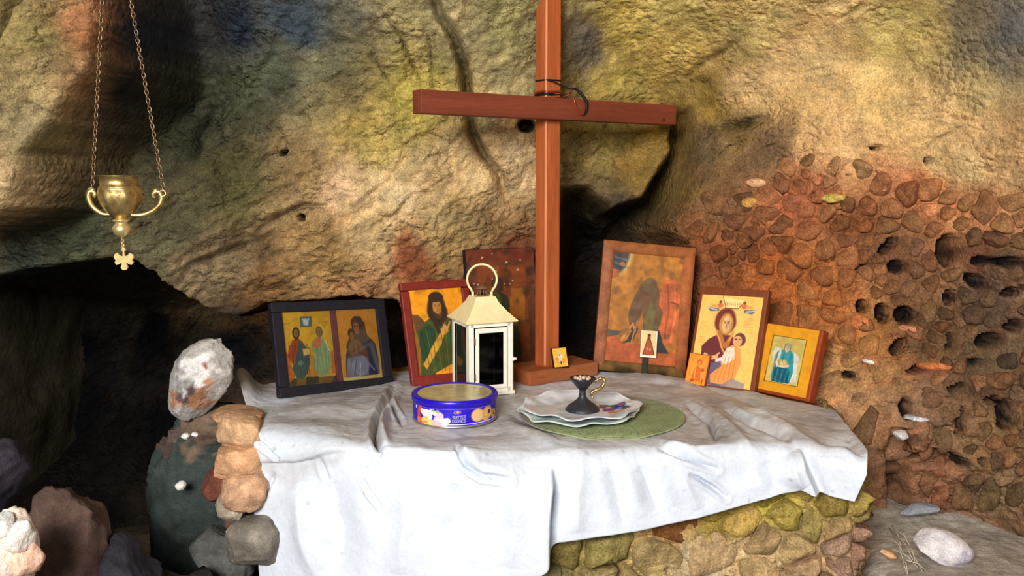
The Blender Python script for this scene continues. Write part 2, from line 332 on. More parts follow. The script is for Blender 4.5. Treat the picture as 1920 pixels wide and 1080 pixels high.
# knobbly mortar where the wall is conglomerate
Y -= lowfine * (.012 * fbm(PB, 26, 3, 77) + .010 * fbm(PB, 60, 3, 78))
U2, V2 = proj(np.stack([GX, Y, GZ], -1))
# rock colour, with shade painted in at the upper left and in hollows
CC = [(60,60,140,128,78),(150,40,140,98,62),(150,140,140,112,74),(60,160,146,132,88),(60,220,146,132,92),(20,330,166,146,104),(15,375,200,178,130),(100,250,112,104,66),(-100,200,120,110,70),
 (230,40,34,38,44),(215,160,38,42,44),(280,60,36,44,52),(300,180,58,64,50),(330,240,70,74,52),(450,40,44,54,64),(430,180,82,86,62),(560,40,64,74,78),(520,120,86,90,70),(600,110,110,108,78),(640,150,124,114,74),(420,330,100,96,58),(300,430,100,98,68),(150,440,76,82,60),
 (60,480,76,84,70),(560,330,160,136,88),(620,360,206,176,128),(750,370,214,190,138),(680,250,168,150,82),(760,180,170,156,76),(850,40,152,142,98),(960,50,146,142,92),(950,150,156,146,100),
 (850,310,200,176,122),(950,300,206,182,132),(700,430,200,176,122),(850,400,190,168,112),(860,450,160,134,82),(600,470,156,128,78),(400,500,138,122,88),(480,540,146,112,68),(650,520,176,134,88),
 (780,490,136,84,50),(940,500,110,56,32),(940,600,90,50,34),(1150,60,190,170,86),(1250,100,192,168,90),(1150,150,168,152,78),(1250,20,176,160,90),(1080,100,110,104,88),(1400,60,176,158,96),(1430,160,214,182,122),(1480,190,206,174,112),
 (1550,130,194,168,112),(1700,60,170,154,90),(1650,200,190,164,104),(1850,60,112,106,82),(1905,50,86,86,80),(1850,150,154,138,92),(1600,250,214,180,122),(1750,300,222,190,126),(1820,320,214,184,124),(1890,280,168,138,92),
 (1350,200,136,114,52),(1400,240,118,98,58),(1330,270,100,84,56),(1450,280,120,96,66),(1150,280,118,106,58),(1200,330,134,112,56),(1240,260,140,116,52),(1150,420,80,70,52),
 (1350,350,124,90,58),(1350,450,140,86,52),(1500,370,160,98,62),(1600,430,140,90,54),(1700,350,186,122,78),(1760,390,194,134,84),(1850,400,176,124,78),(1700,480,118,84,56),(1850,470,92,74,56),(1850,560,92,72,56),
 (1450,520,178,104,50),(1560,560,176,110,56),(1620,640,170,118,64),(1580,720,184,146,92),(1570,760,170,130,90),(1750,640,108,82,54),(1850,690,100,82,58),(1850,750,100,76,54),(1750,780,140,110,80),(1850,830,128,100,66),(1760,900,140,100,70),(1850,920,128,106,76),
 (150,640,16,16,18),(150,760,16,16,18),(300,640,16,16,18),(300,800,16,16,18),(450,640,30,34,38),(150,1000,18,18,20),(600,650,22,22,24),(760,640,26,24,24),(1100,480,50,46,40),(1150,700,30,28,28),(1090,600,30,28,28)]  # these points paint the cavity and recess near-black, as shade
CC = np.array(CC, float); CL = lin(CC[:, 2:])
def rock_colour(u, v, pw=3.4):
    acc = 0; ws = 0
    for k in range(len(CC)):
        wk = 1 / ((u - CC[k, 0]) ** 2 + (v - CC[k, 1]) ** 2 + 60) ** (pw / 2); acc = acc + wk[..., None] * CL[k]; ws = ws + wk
    return acc / ws[..., None] * np.array([.95, .885, .93]) * (1 - .30 * sstep(680, 380, u) * sstep(500, 330, v) * sstep(120, 240, u))[..., None] * (1.3 + .3 * sstep(1100, 1700, u) * sstep(420, 250, v))[..., None]  # colour lowered at upper left for shade, raised at upper right for light
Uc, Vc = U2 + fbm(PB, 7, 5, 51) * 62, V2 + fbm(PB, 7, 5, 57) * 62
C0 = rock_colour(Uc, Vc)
cav_in = sstep(10, -50, sdc)
nb = fbm(PB, 12, 5, 61); C0 = C0 * ((1 + .42 * nb) * (1 + (.16 * (ra - .5) + .22 * (rb - .5)) * (1 - .5 * smoothpale)))[..., None]
C0 *= 1 + np.stack([.08 * fbm(PB, 20, 4, 62), .01 * nb, -.09 * fbm(PB, 20, 4, 62)], -1)
red = sstep(.15, .5, fbm(PB, 14, 4, 66)) * lowfine; C0 = C0 * (1 - .3 * red)[..., None] + .3 * red[..., None] * lin((190, 104, 68)); C0 = C0 * (1 - .95 * pit)[..., None] + (.95 * pit)[..., None] * lin((15, 15, 19))  # pits coloured near-black to stand for the shade inside
lum = C0.mean(-1, keepdims=True); C0 = lum + (C0 - lum) * 1.0; C0 = C0 * (1 - .6 * crk)[..., None]; C0 = np.clip(C0 / np.maximum(1, C0.max(-1, keepdims=True) / .78), .004, .86)  # crack lines darkened in the colour for their shade
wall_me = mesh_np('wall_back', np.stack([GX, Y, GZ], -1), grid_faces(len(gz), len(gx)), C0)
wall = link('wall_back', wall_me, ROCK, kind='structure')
# a smoothed copy of the depth for laying stones on
def smooth(A, k):
    c = np.cumsum(np.pad(A, ((k, k), (0, 0)), 'edge'), 0); A = (c[2 * k:] - c[:-2 * k])[:A.shape[0]] / (2 * k)
    c = np.cumsum(np.pad(A, ((0, 0), (k, k)), 'edge'), 1); return (c[:, 2 * k:] - c[:, :-2 * k])[:, :A.shape[1]] / (2 * k)
YS = smooth(Y0p, 7)
def wall_y(x, z, A=None): return bil(YS if A is None else A, np.asarray(x, float), np.asarray(z, float), gx[0], gz[0], DX)
def wall_pt(px, py):
    y = 2.0
    for _ in range(12): p = at_y(px, py, y); y = .5 * y + .5 * float(wall_y(p[0], p[2]))
    return at_y(px, py, y)
def wall_n(x, z):
    e = .03; return Vector((float(wall_y(x + e, z) - wall_y(x - e, z)) / (2 * e), -1, float(wall_y(x, z + e) - wall_y(x, z - e)) / (2 * e))).normalized()

# rest of the cave, mostly out of frame
def rough_grid(name, fn, nu, nv, mat, amp=.08, seed=0):
    u, v = np.meshgrid(np.linspace(0, 1, nu), np.linspace(0, 1, nv)); P = fn(u, v); P = P + fbm(P, 2.2, 5, seed)[..., None] * amp * np.array([1, .3, 1])
    return link(name, mesh_np(name, P, grid_faces(nv, nu)), mat, kind='structure')
CAVEM = M('cave_rock_dim', (84, 74, 58), rough=.95, spec=.1, var=.4, vsc=8, bump=.02, bsc=14)
rough_grid('floor', lambda u, v: np.stack([-2.2 + 4.4 * u, -1.6 + 5.4 * v, 0 * u], -1), 60, 70, CAVEM, .05, 3)
rough_grid('ceiling', lambda u, v: np.stack([-2.2 + 4.4 * u, -.3 + 4.2 * v, 2.22 + .1 * np.sin(3 * u) + 0 * v], -1), 60, 60, CAVEM, .09, 4)
rough_grid('wall_left', lambda u, v: np.stack([-1.78 - .15 * np.sin(3.1 * u) + .74 * np.exp(-((-.6 + 4.4 * u - 1.15) / .42) ** 2) * sstep(.62, .50, v), -.6 + 4.4 * u, -.1 + 2.5 * v], -1), 110, 80, CAVEM, .12, 5)  # low bulge added out of frame to keep direct light off the cavity
rough_grid('wall_right', lambda u, v: np.stack([1.62 + .15 * np.sin(3.1 * u), -.6 + 4.0 * u, -.1 + 2.5 * v], -1), 60, 50, CAVEM, .12, 6)

# ------------------------------------------------------------------ stones: packed cells laid on a surface
def voronoi(seeds, box, reach=.5):
    cells = []
    for i, (sx, sy) in enumerate(seeds):
        poly = [(box[0], box[1]), (box[2], box[1]), (box[2], box[3]), (box[0], box[3])]
        for j, (tx, ty) in enumerate(seeds):
            if i == j or abs(sx - tx) + abs(sy - ty) > reach: continue
            mx, my, nx, ny = (sx + tx) / 2, (sy + ty) / 2, tx - sx, ty - sy; out = []
            for k in range(len(poly)):
                a, b = poly[k], poly[(k + 1) % len(poly)]; da = (a[0] - mx) * nx + (a[1] - my) * ny; db = (b[0] - mx) * nx + (b[1] - my) * ny
                if da <= 0: out.append(a)
                if (da < 0) != (db < 0) and da != db: t = da / (da - db); out.append((a[0] + t * (b[0] - a[0]), a[1] + t * (b[1] - a[1])))
            poly = out
            if len(poly) < 3: break
        cells.append(poly)
    return cells
def cell_ring(poly, shrink, rounds, m=22):
    P = np.array(poly); c = P.mean(0); P = c + (P - c) * shrink
    for _ in range(rounds): Q = np.roll(P, -1, 0); P = np.stack([P * .75 + Q * .25, P * .25 + Q * .75], 1).reshape(-1, 2)
    Q = np.vstack([P, P[:1]]); L = np.r_[0, np.cumsum(np.hypot(*np.diff(Q, axis=0).T))]; t = np.linspace(0, L[-1], m, endpoint=False)
    return np.stack([np.interp(t, L, Q[:, 0]), np.interp(t, L, Q[:, 1])], 1), c
def lay_stone(name, poly, surf, mat, parent, col, h, shrink=.9, rounds=1, tilt=.25, jag=.1, m=22, **kw):
    """surf(x,z)->point, normal. A pillow of rock with its rim sunk below the surface."""
    ring, c = cell_ring(poly, shrink, rounds, m); rad = np.hypot(*(ring - c).T).mean(); tl = rng.uniform(-tilt, tilt, 2); V = []; sd_ = rng.integers(1, 9999)
    p0, nrm = surf(*c)
    for k, (sc, hh) in enumerate(((1.0, -.9), (.985, .2), (.90, .78), (.60, 1.0), (.25, 1.02))):
        for q in ring:
            g = c + (q - c) * sc; p, _ = surf(*g); gv = np.array([g[0] / rad, g[1] / rad, k * .2]); nz = float(vnoise(gv * 1.3, sd_)) + .5 * float(vnoise(gv * 3.1, sd_ + 3))
            hgt = hh * h + (nz * jag * h * 2.2 + ((g - c) @ tl) * .8 if hh > .1 else 0); V.append(Vector(p) + nrm * hgt)
    V.append(Vector(p0) + nrm * h * 1.05); m_ = len(ring); Fs = []
    for r in range(4):
        for k in range(m_): Fs.append((r * m_ + k, (r + 1) * m_ + k, (r + 1) * m_ + (k + 1) % m_, r * m_ + (k + 1) % m_))
    for k in range(m_): Fs.append((4 * m_ + k, 5 * m_, 4 * m_ + (k + 1) % m_))
    org = Vector(p0); me = bpy.data.meshes.new(name); me.from_pydata([tuple(v - org) for v in V], [], Fs); me.polygons.foreach_set('use_smooth', [True] * len(Fs)); me.update()
    o = link(name, me, mat, parent, **kw); o.location = org; o.color = (*[float(x) for x in col], 1); return o
def wall_surf(x, z): return (x, float(wall_y(x, z)) + .003, z), wall_n(x, z)
ZONE = [(1300,440),(1330,350),(1420,330),(1500,300),(1640,300),(1700,350),(1820,380),(1960,370),(1960,930),(1700,925),(1700,800),(1640,790),(1560,745),(1552,600),(1448,590),(1440,530),(1310,530),(1312,470)]
seeds = []; tries = 0
while tries < 5000 and len(seeds) < 190:
    tries += 1; px, py = rng.uniform(1300, 1960), rng.uniform(300, 930)
    if not inside(np.array(px), np.array(py), ZONE): continue
    if any(math.hypot((px - a) / 1.0, py - b) < max(p, q) * .8 + 15 for (a, b, p, q, r) in PITS): continue
    rad = 33 + 17 * math.sin(px * .023 + 1) * math.cos(py * .019)
    if any(math.hypot(px - a, (py - b) * 1.2) < rad for a, b in seeds): continue
    seeds.append((px, py))
ghosts = [(a + kx * p * .8, b + ky * q * .8) for (a, b, p, q, r) in PITS if a > 1300 for kx, ky in ((0, 0), (1, 0), (-1, 0), (0, 1), (0, -1), (.7, .7), (-.7, .7), (.7, -.7), (-.7, -.7))]
edge = [(1290,400),(1330,320),(1420,300),(1500,280),(1600,270),(1700,310),(1800,345),(1900,345)]
cells = voronoi(list(seeds) + ghosts + edge, (1270, 260, 2010, 960), 240)
PAL = [(150,94,56),(128,92,60),(178,104,64),(110,86,64),(160,118,72),(118,96,58),(196,124,84),(104,80,70),(142,112,70),(88,78,66)]
for i, s in enumerate(seeds):
    poly = cells[i]
    if len(poly) < 3: continue
    P = np.array(poly); c0 = np.array(s); P = c0 + (P - c0) * np.minimum(1, 62 / np.maximum(np.hypot(*(P - c0).T), 1))[:, None]; W3 = [wall_pt(*q) for q in P]; P = np.array([(q[0], q[2]) for q in W3]); poly = [tuple(q) for q in P]; ext = P.max(0) - P.min(0)
    if max(ext) > .15: c = P.mean(0); poly = [tuple(c + (q - c) * min(1, .065 / max(np.hypot(*(q - c)), 1e-6))) for q in P]
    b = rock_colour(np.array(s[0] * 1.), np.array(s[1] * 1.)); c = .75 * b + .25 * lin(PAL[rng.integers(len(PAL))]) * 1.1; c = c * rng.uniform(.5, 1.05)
    if s[1] < 345 + 25 * math.sin(s[0] * .02) and rng.random() < .5: continue
    lay_stone('stone', poly, wall_surf, STONE, wall, np.clip(c, .01, .8), rng.uniform(.003, .016), rng.uniform(.72, .97), int(rng.integers(0, 3)), .45, .3, 22)
for (px, py, a, b, col) in [(1420,343,18,10,(236,184,140)),(1562,370,22,9,(206,176,92)),(1407,380,14,12,(214,160,84)),(1632,680,10,4,(250,246,232)),(1720,784,22,5,(206,204,206)),(1705,618,16,8,(206,136,98)),(1752,688,30,9,(206,124,72)),(1615,605,18,16,(204,122,76))]:
    p = wall_pt(px, py); sc = p[1] / F; poly = [(p[0] + a * sc * math.cos(t) * rng.uniform(.8, 1.1), p[2] + b * sc * math.sin(t) * rng.uniform(.8, 1.1)) for t in np.linspace(0, 2 * math.pi, 9)[:-1]]
    lay_stone('stone', poly, wall_surf, STONE, wall, lin(col), .016, 1, 1, .2, .2, 16)

# ------------------------------------------------------------------ altar: rubble masonry under the cloth
Z0 = .835
altar = thing('altar', 'rough rubble stone altar built against the cave wall under a white oilcloth', 'altar', (0, 0, 0))
RIMPX = [(440,770),(470,812),(600,830),(700,846),(850,858),(975,859),(1100,856),(1300,845),(1400,842),(1500,842),(1570,850),(1640,862)]
rim = [tuple(at_z(a, b, Z0)[:2]) for a, b in RIMPX]
outl = np.array([(-.58, 2.45), (-.585, 2.2), (-.585, 1.98)] + [(x, y + .052) for x, y in rim[1:]] + [(.70, 1.78), (.74, 1.95), (.76, 2.2)])
Ls = np.r_[0, np.cumsum(np.hypot(*np.diff(outl, axis=0).T))]; TOT = Ls[-1]
sv = np.linspace(0, TOT, 420); ox = np.interp(sv, Ls, outl[:, 0]); oy = np.interp(sv, Ls, outl[:, 1])
k_ = np.ones(17) / 17; ox = np.convolve(np.pad(ox, 8, 'edge'), k_, 'valid'); oy = np.convolve(np.pad(oy, 8, 'edge'), k_, 'valid')
tx, ty = np.gradient(ox), np.gradient(oy); tl = np.hypot(tx, ty); nx_, ny_ = ty / tl, -tx / tl
def altar_surf(s, z):
    i = np.clip(s / TOT * 419, 0, 418.99); j = int(i); u = i - j
    x = ox[j] * (1 - u) + ox[j + 1] * u; y = oy[j] * (1 - u) + oy[j + 1] * u; nn = Vector((nx_[j], ny_[j], .05)).normalized()
    fl = .03 * max(0, (.8 - z)) ; return (x + nx_[j] * fl, y + ny_[j] * fl, z), nn
zz = np.r_[np.linspace(0, .45, 20), np.linspace(.455, .822, 120)]; SG, ZG = np.meshgrid(np.arange(420), zz)
PX = np.stack([ox[SG] + nx_[SG] * .03 * np.maximum(0, .8 - ZG), oy[SG] + ny_[SG] * .03 * np.maximum(0, .8 - ZG), ZG], -1)
fcA, frA = facets(PX + .01 * fbm(PX, 20, 2, 97)[..., None], 26, 7); dsp = .010 * fcA + .016 * fbm(PX, 9, 4, 91) + .012 * fbm(PX, 28, 4, 92, True) - .004; PX = PX + np.stack([nx_[SG], ny_[SG], 0 * ZG], -1) * dsp[..., None]
ua, va = proj(PX); AC = [(1000,1060,140,128,84),(1100,1020,160,140,80),(1200,1060,186,160,104),(1250,1000,190,150,96),(1350,970,170,146,66),(1450,950,166,148,62),(1550,940,176,152,80),(1600,900,160,140,66),
  (1400,1040,206,176,130),(1300,1060,214,190,150),(1500,1020,190,160,116),(1600,1020,168,132,104),(1660,900,150,132,60),(1650,1060,150,124,100),(1270,960,150,90,50),(450,900,196,154,112),(440,820,194,152,110),(450,1000,130,120,96),(500,1060,120,110,96),(1620,820,160,124,80)]
AC = np.array(AC, float); ACL = lin(AC[:, 2:])
def altar_colour(u, v):
    acc = 0; ws = 0
    for k in range(len(AC)): wk = 1 / ((u - AC[k, 0]) ** 2 + (v - AC[k, 1]) ** 2 + 200) ** 1.7; acc = acc + wk[..., None] * ACL[k]; ws = ws + wk
    return acc / ws[..., None]
ca = altar_colour(ua + 40 * fbm(PX, 14, 3, 93), va) * (1 + .4 * fbm(PX, 20, 4, 94))[..., None]
link('masonry_core', mesh_np('masonry_core', PX, grid_faces(len(zz), 420)[:, ::-1], np.clip(ca, .01, .85)), ROCK, altar)
# top slab of earth and stone
tu, tv = np.meshgrid(np.linspace(0, 1, 120), np.linspace(0, 1, 60)); li = (tu * 419).astype(int)
TP = np.stack([ox[li] * (1 - tv) + tv * np.clip(ox[li], -.3, .45), oy[li] * (1 - tv) + tv * 2.5, np.full(tu.shape, .822)], -1); TP[..., 2] += .008 * fbm(TP, 18, 4, 95) - .006
link('top_bed', mesh_np('top_bed', TP, grid_faces(60, 120), np.clip(lin((168, 128, 92)) * (1 + .35 * fbm(TP, 14, 4, 96))[..., None], .01, .8)), ROCK, altar)
# stones packed over the faces of the altar; s along the outline
def s_of(px, lo, hi):
    u, v = proj(np.stack([ox, oy, np.full(420, .72)], -1)); idx = np.arange(lo, hi); return sv[idx[np.argmin(np.abs(u[idx] - px))]]
sL = sv[np.argmin(np.abs(ox + .56) + np.abs(oy - 1.84))]; ms = []; t_ = 0
s_a, s_b = .25, TOT - .05
while t_ < 9000 and len(ms) < 175:
    t_ += 1; s, z = rng.uniform(s_a, s_b), rng.uniform(.44, .815); rr = .052 + .012 * math.sin(s * 9) - (.012 if s > 1.6 else 0)
    rr *= .75 + .6 * abs(math.sin(s * 23 + z * 31))
    if all(math.hypot((s - a) * .85, (z - b) * 1.15) > rr for a, b in ms): ms.append((s, z))
cells = voronoi(ms, (s_a - .02, .40, s_b + .02, .825))
for (s, z), poly in zip(ms, cells):
    if len(poly) < 3: continue
    p, nn = altar_surf(s, z); u, v = proj(np.array(p)); c = altar_colour(np.array(u), np.array(v)); c = c * rng.uniform(.62, 1.12) * np.array([1 + rng.uniform(-.06, .1), 1, 1 + rng.uniform(-.15, .12)])
    big = rng.uniform(.010, .026) * (1.0 if (u > 1010 and v > 1000 - max(0, u - 1250) * .25) else .35)
    lay_stone('stone', poly, altar_surf, STONE, altar, np.clip(c, .01, .85), big, rng.uniform(.84, .97), int(rng.integers(0, 2)), .5 if big > .0095 else .12, .34, 26)

# ------------------------------------------------------------------ white oilcloth
CT = [ # rim px, back px, hem height, sideways drift of the hanging part
 ((475,805),(440,742),.50,.16),((600,826),(530,716),.49,.08),((700,840),(650,700),.50,.03),((850,853),(770,696),.535,0),((975,854),(900,695),.60,0),((1020,853),(955,695),.633,0),((1040,852),(985,695),.672,0),
 ((1180,848),(1110,697),.688,0),((1300,841),(1220,703),.706,0),((1400,838),(1310,716),.732,0.02),((1500,838),(1405,738),.765,.06),((1520,840),(1440,744),.757,.02),((1570,846),(1500,756),.752,-.12),((1627,852),(1566,772),.747,-.36)]
NS, NT = 560, 330; rk = np.array([c[0][0] for c in CT], float); us = np.linspace(rk[0], rk[-1], NS)
RR = .035
def ip(f_, sm=9):
    a = np.interp(us, rk, [f_(c) for c in CT])
    if sm: k = np.ones(2 * sm + 1) / (2 * sm + 1); b = np.convolve(np.pad(a, sm, 'edge'), k, 'valid'); b[:3] = a[:3]; b[-3:] = a[-3:]; a = b
    return a
E2 = np.stack([ip(lambda c: at_z(*c[0], Z0)[0]), ip(lambda c: at_z(*c[0], Z0)[1])], -1); Bk = np.stack([ip(lambda c: at_z(*c[1], Z0)[0]), ip(lambda c: at_z(*c[1], Z0)[1])], -1)
hemz = ip(lambda c: c[2], 4); drift = ip(lambda c: c[3], 6)
# outward normal of the rim
te = np.gradient(E2, axis=0); te /= np.hypot(*te.T)[:, None]; nE = np.stack([te[:, 1], -te[:, 0]], -1)
k = np.ones(61) / 61; nE = np.stack([np.convolve(np.pad(nE[:, j], 30, 'edge'), k, 'valid') for j in (0, 1)], -1); nE /= np.hypot(*nE.T)[:, None]
Ei = E2 - nE * RR * .6; Lt = np.hypot(*(Ei - Bk).T); arc = math.pi / 2 * RR; drop = Z0 - RR - hemz
Ltot = Lt + arc + drop; tt = np.linspace(0, 1, NT); a = Ltot[None, :] * tt[:, None]
f1 = np.clip(a / Lt, 0, 1); ph = np.clip((a - Lt) / RR, 0, math.pi / 2); dn = np.clip(a - Lt - arc, 0, None)
cx_ = Bk[None, :, 0] + (Ei - Bk)[None, :, 0] * f1; cy_ = Bk[None, :, 1] + (Ei - Bk)[None, :, 1] * f1; cz_ = np.full_like(cx_, Z0)
cx_ = cx_ + nE[None, :, 0] * (RR * np.sin(ph) + dn * .10) + te[None, :, 0] * drift * dn; cy_ = cy_ + nE[None, :, 1] * (RR * np.sin(ph) + dn * .10) + te[None, :, 1] * drift * dn; cz_ = cz_ - RR * (1 - np.cos(ph)) - dn
PC = np.stack([cx_, cy_, cz_], -1); NC = np.stack([nE[None, :, 0] * np.sin(ph), nE[None, :, 1] * np.sin(ph), np.cos(ph)], -1)
uc, vc = proj(PC); uc0, vc0 = uc.copy(), vc.copy()
uw = uc + 5 * fbm(PC, 14, 3, 101); vw = vc + 5 * fbm(PC, 14, 3, 102)
hz = .004 * fbm(PC, 7, 3, 103) + .0022 * fbm(PC, 20, 3, 104) + .0011 * fbm(PC, 46, 3, 106, True) * (ph < 1)
flatspot = 1 - .75 * np.exp(-((uc - 850) / 95) ** 2 - ((vc - 760) / 40) ** 2)
hz *= flatspot
WR = [ # wrinkles: pixels, width px, height m, kind (r ridge, s step: right-hand side of the path lower, v valley)
 ([(742,728),(725,760),(708,790),(702,820),(712,850)],6,.024,'v'),([(738,740),(722,775),(716,810),(730,846)],9,.013,'r'),([(722,752),(740,775),(752,796)],4,.014,'v'),
 ([(690,850),(760,848),(850,856),(905,850)],8,.008,'r'),([(858,846),(872,872),(905,890),(960,896)],4,.020,'v'),([(870,850),(900,872),(960,884)],10,.009,'r'),
 ([(480,864),(560,862),(620,848),(660,846)],3,.010,'s'),([(474,800),(490,830),(528,858)],3,.013,'v'),([(478,798),(560,812),(640,818)],5,.005,'s'),
 ([(600,860),(610,900)],4,.006,'v'),([(512,890),(495,930)],5,.010,'v'),([(682,898),(700,930),(716,950)],3,.010,'v'),
 ([(1030,872),(1027,930),(1024,1050)],9,.030,'f'),([(1495,842),(1512,880),(1533,925)],8,.022,'g'),
 ([(1290,762),(1330,795),(1345,825)],5,.014,'v'),([(1320,760),(1360,800),(1410,840)],12,.011,'r'),([(1360,770),(1410,800),(1480,826)],5,.014,'v'),([(1410,770),(1460,800),(1530,835)],13,.012,'r'),
 ([(1540,830),(1590,830),(1622,856)],7,.010,'v'),([(1245,838),(1300,845),(1390,838)],7,.008,'r'),([(1240,842),(1290,860),(1345,882)],5,.014,'v'),([(1295,892),(1330,910),(1362,932)],4,.013,'v'),
 ([(1200,870),(1220,920),(1235,960)],14,.008,'v'),([(1140,870),(1160,930),(1170,990)],12,.006,'v'),([(1090,860),(1080,930),(1085,1000)],16,.007,'r'),([(1270,870),(1290,920),(1310,955)],16,.007,'r'),
 ([(960,860),(965,950),(960,1060)],26,.012,'r'),([(860,900),(850,980),(860,1080)],24,.010,'v'),([(760,880),(765,980),(750,1080)],30,.012,'r'),([(620,900),(640,1000),(630,1080)],24,.010,'v'),([(560,900),(570,1000),(600,1090)],22,.010,'r'),
 ([(960,775),(1010,800),(1060,830)],10,.006,'v'),([(1440,860),(1450,890),(1460,915)],14,.010,'v'),([(1480,850),(1490,880),(1505,905)],14,.012,'r'),([(560,775),(650,770),(730,758)],12,.005,'r'),([(520,790),(600,792),(690,786)],9,.004,'v'),
 ([(1300,725),(1380,745),(1450,775)],9,.007,'v'),([(1190,712),(1290,722),(1400,760)],12,.006,'r'),([(940,800),(1000,815),(1080,838)],12,.007,'r'),([(800,830),(870,815),(950,812)],9,.005,'v')]
for pts, wd, hh, kd in WR:
    hh *= 1.35
    d, side, t = seg_dist(uw, vw, pts); e = np.sin(np.clip(t, .02, .98) * math.pi) ** .5
    if kd == 'r': hz += hh * e * np.exp(-(d / wd) ** 1.35)
    elif kd == 'v': hz -= hh * e * np.exp(-(d / wd) ** 1.35) - .35 * hh * e * np.exp(-((d - 2 * wd) / wd) ** 2)
    elif kd == 's': s_ = np.where(side > 0, 1, -1) * d; hz += hh * e * sstep(wd, -wd, s_) * np.exp(-np.maximum(0, -s_) / 45) 
    elif kd in 'fg':      # a box fold: the left panel stands proud and turns back sharply
        sgn = -np.where(side > 0, 1, -1) * d; grow = sstep(0, .4, t); X_ = sgn    # + to the right of the fold
        hz += hh * grow * np.where(X_ < 0, np.exp(X_ / 70), sstep(wd, 0, X_)) * (d < 400) * sstep(.0, .06, t)
        hz -= .3 * hh * grow * np.exp(-((X_ - wd * 1.4) / (wd * 1.1)) ** 2) * sstep(.0, .1, t)
# back-left corner turned up against the rock
cur = np.exp(-((uc - 452) / 26) ** 2) * sstep(778, 742, vc); hz += .06 * cur
PC = PC + NC * hz[..., None]
PCtop = PC
dust = sstep(18, -14, (vc0 - np.interp(uc0, [440,480,620,700,850,1000,1240,1400,1500,1640],[798,800,822,842,842,832,836,822,838,850])) + 20 * fbm(PC, 12, 4, 107)) * sstep(-.2, .25, .32 + fbm(PC, 9, 4, 108))
left_grey = sstep(14, -6, sd_poly(uw, vw, [(485,866),(640,846),(660,850),(560,900),(545,912),(510,890)])); dust = np.maximum(dust, .55 * left_grey)
rgrey = sstep(10, -20, sd_poly(uw, vw, [(1500,832),(1630,850),(1590,935),(1535,918)])); dust = np.maximum(dust, .22 * rgrey)
clean = np.array([.70, .74, .81]); dirty = lin((184, 181, 180)); colc = clean * (1 - dust)[..., None] + dust[..., None] * dirty * (1 + .35 * fbm(PC, 16, 4, 109) + .2 * fbm(PC, 60, 3, 110))[..., None]
dk = sstep(.18, .5, fbm(PC, 13, 5, 112)) * np.clip(dust, 0, 1); colc = colc * (1 - .5 * dk)[..., None] + .5 * dk[..., None] * lin((112, 104, 98))
sp = sstep(.62, .72, fbm(PC, 42, 2, 113)) * .5; colc *= (1 - sp * .5)[..., None]
cloth_me = mesh_np('tablecloth', PC, grid_faces(NT, NS), np.clip(colc, .02, .92))
cl = link('tablecloth', cloth_me, CLOTH, label='dusty white oilcloth draped over the stone altar, hanging down its front', category='tablecloth')
so = cl.modifiers.new('thickness', 'SOLIDIFY'); so.thickness = .0012; so.offset = -1
def cloth_z(x, y):                     # height of the cloth top under a point
    d = (PC[..., 0] - x) ** 2 + (PC[..., 1] - y) ** 2 + (ph > 1.2) * 1.; k = np.argpartition(d.ravel(), 6)[:6]; return float(PC[..., 2].ravel()[k].mean())
def cloth_zmax(x, y, r):
    d = (PC[..., 0] - x) ** 2 + (PC[..., 1] - y) ** 2 + (ph > .9) * 1.; m = d < r * r; return float(np.percentile(PC[..., 2][m], 90)) if m.any() else Z0

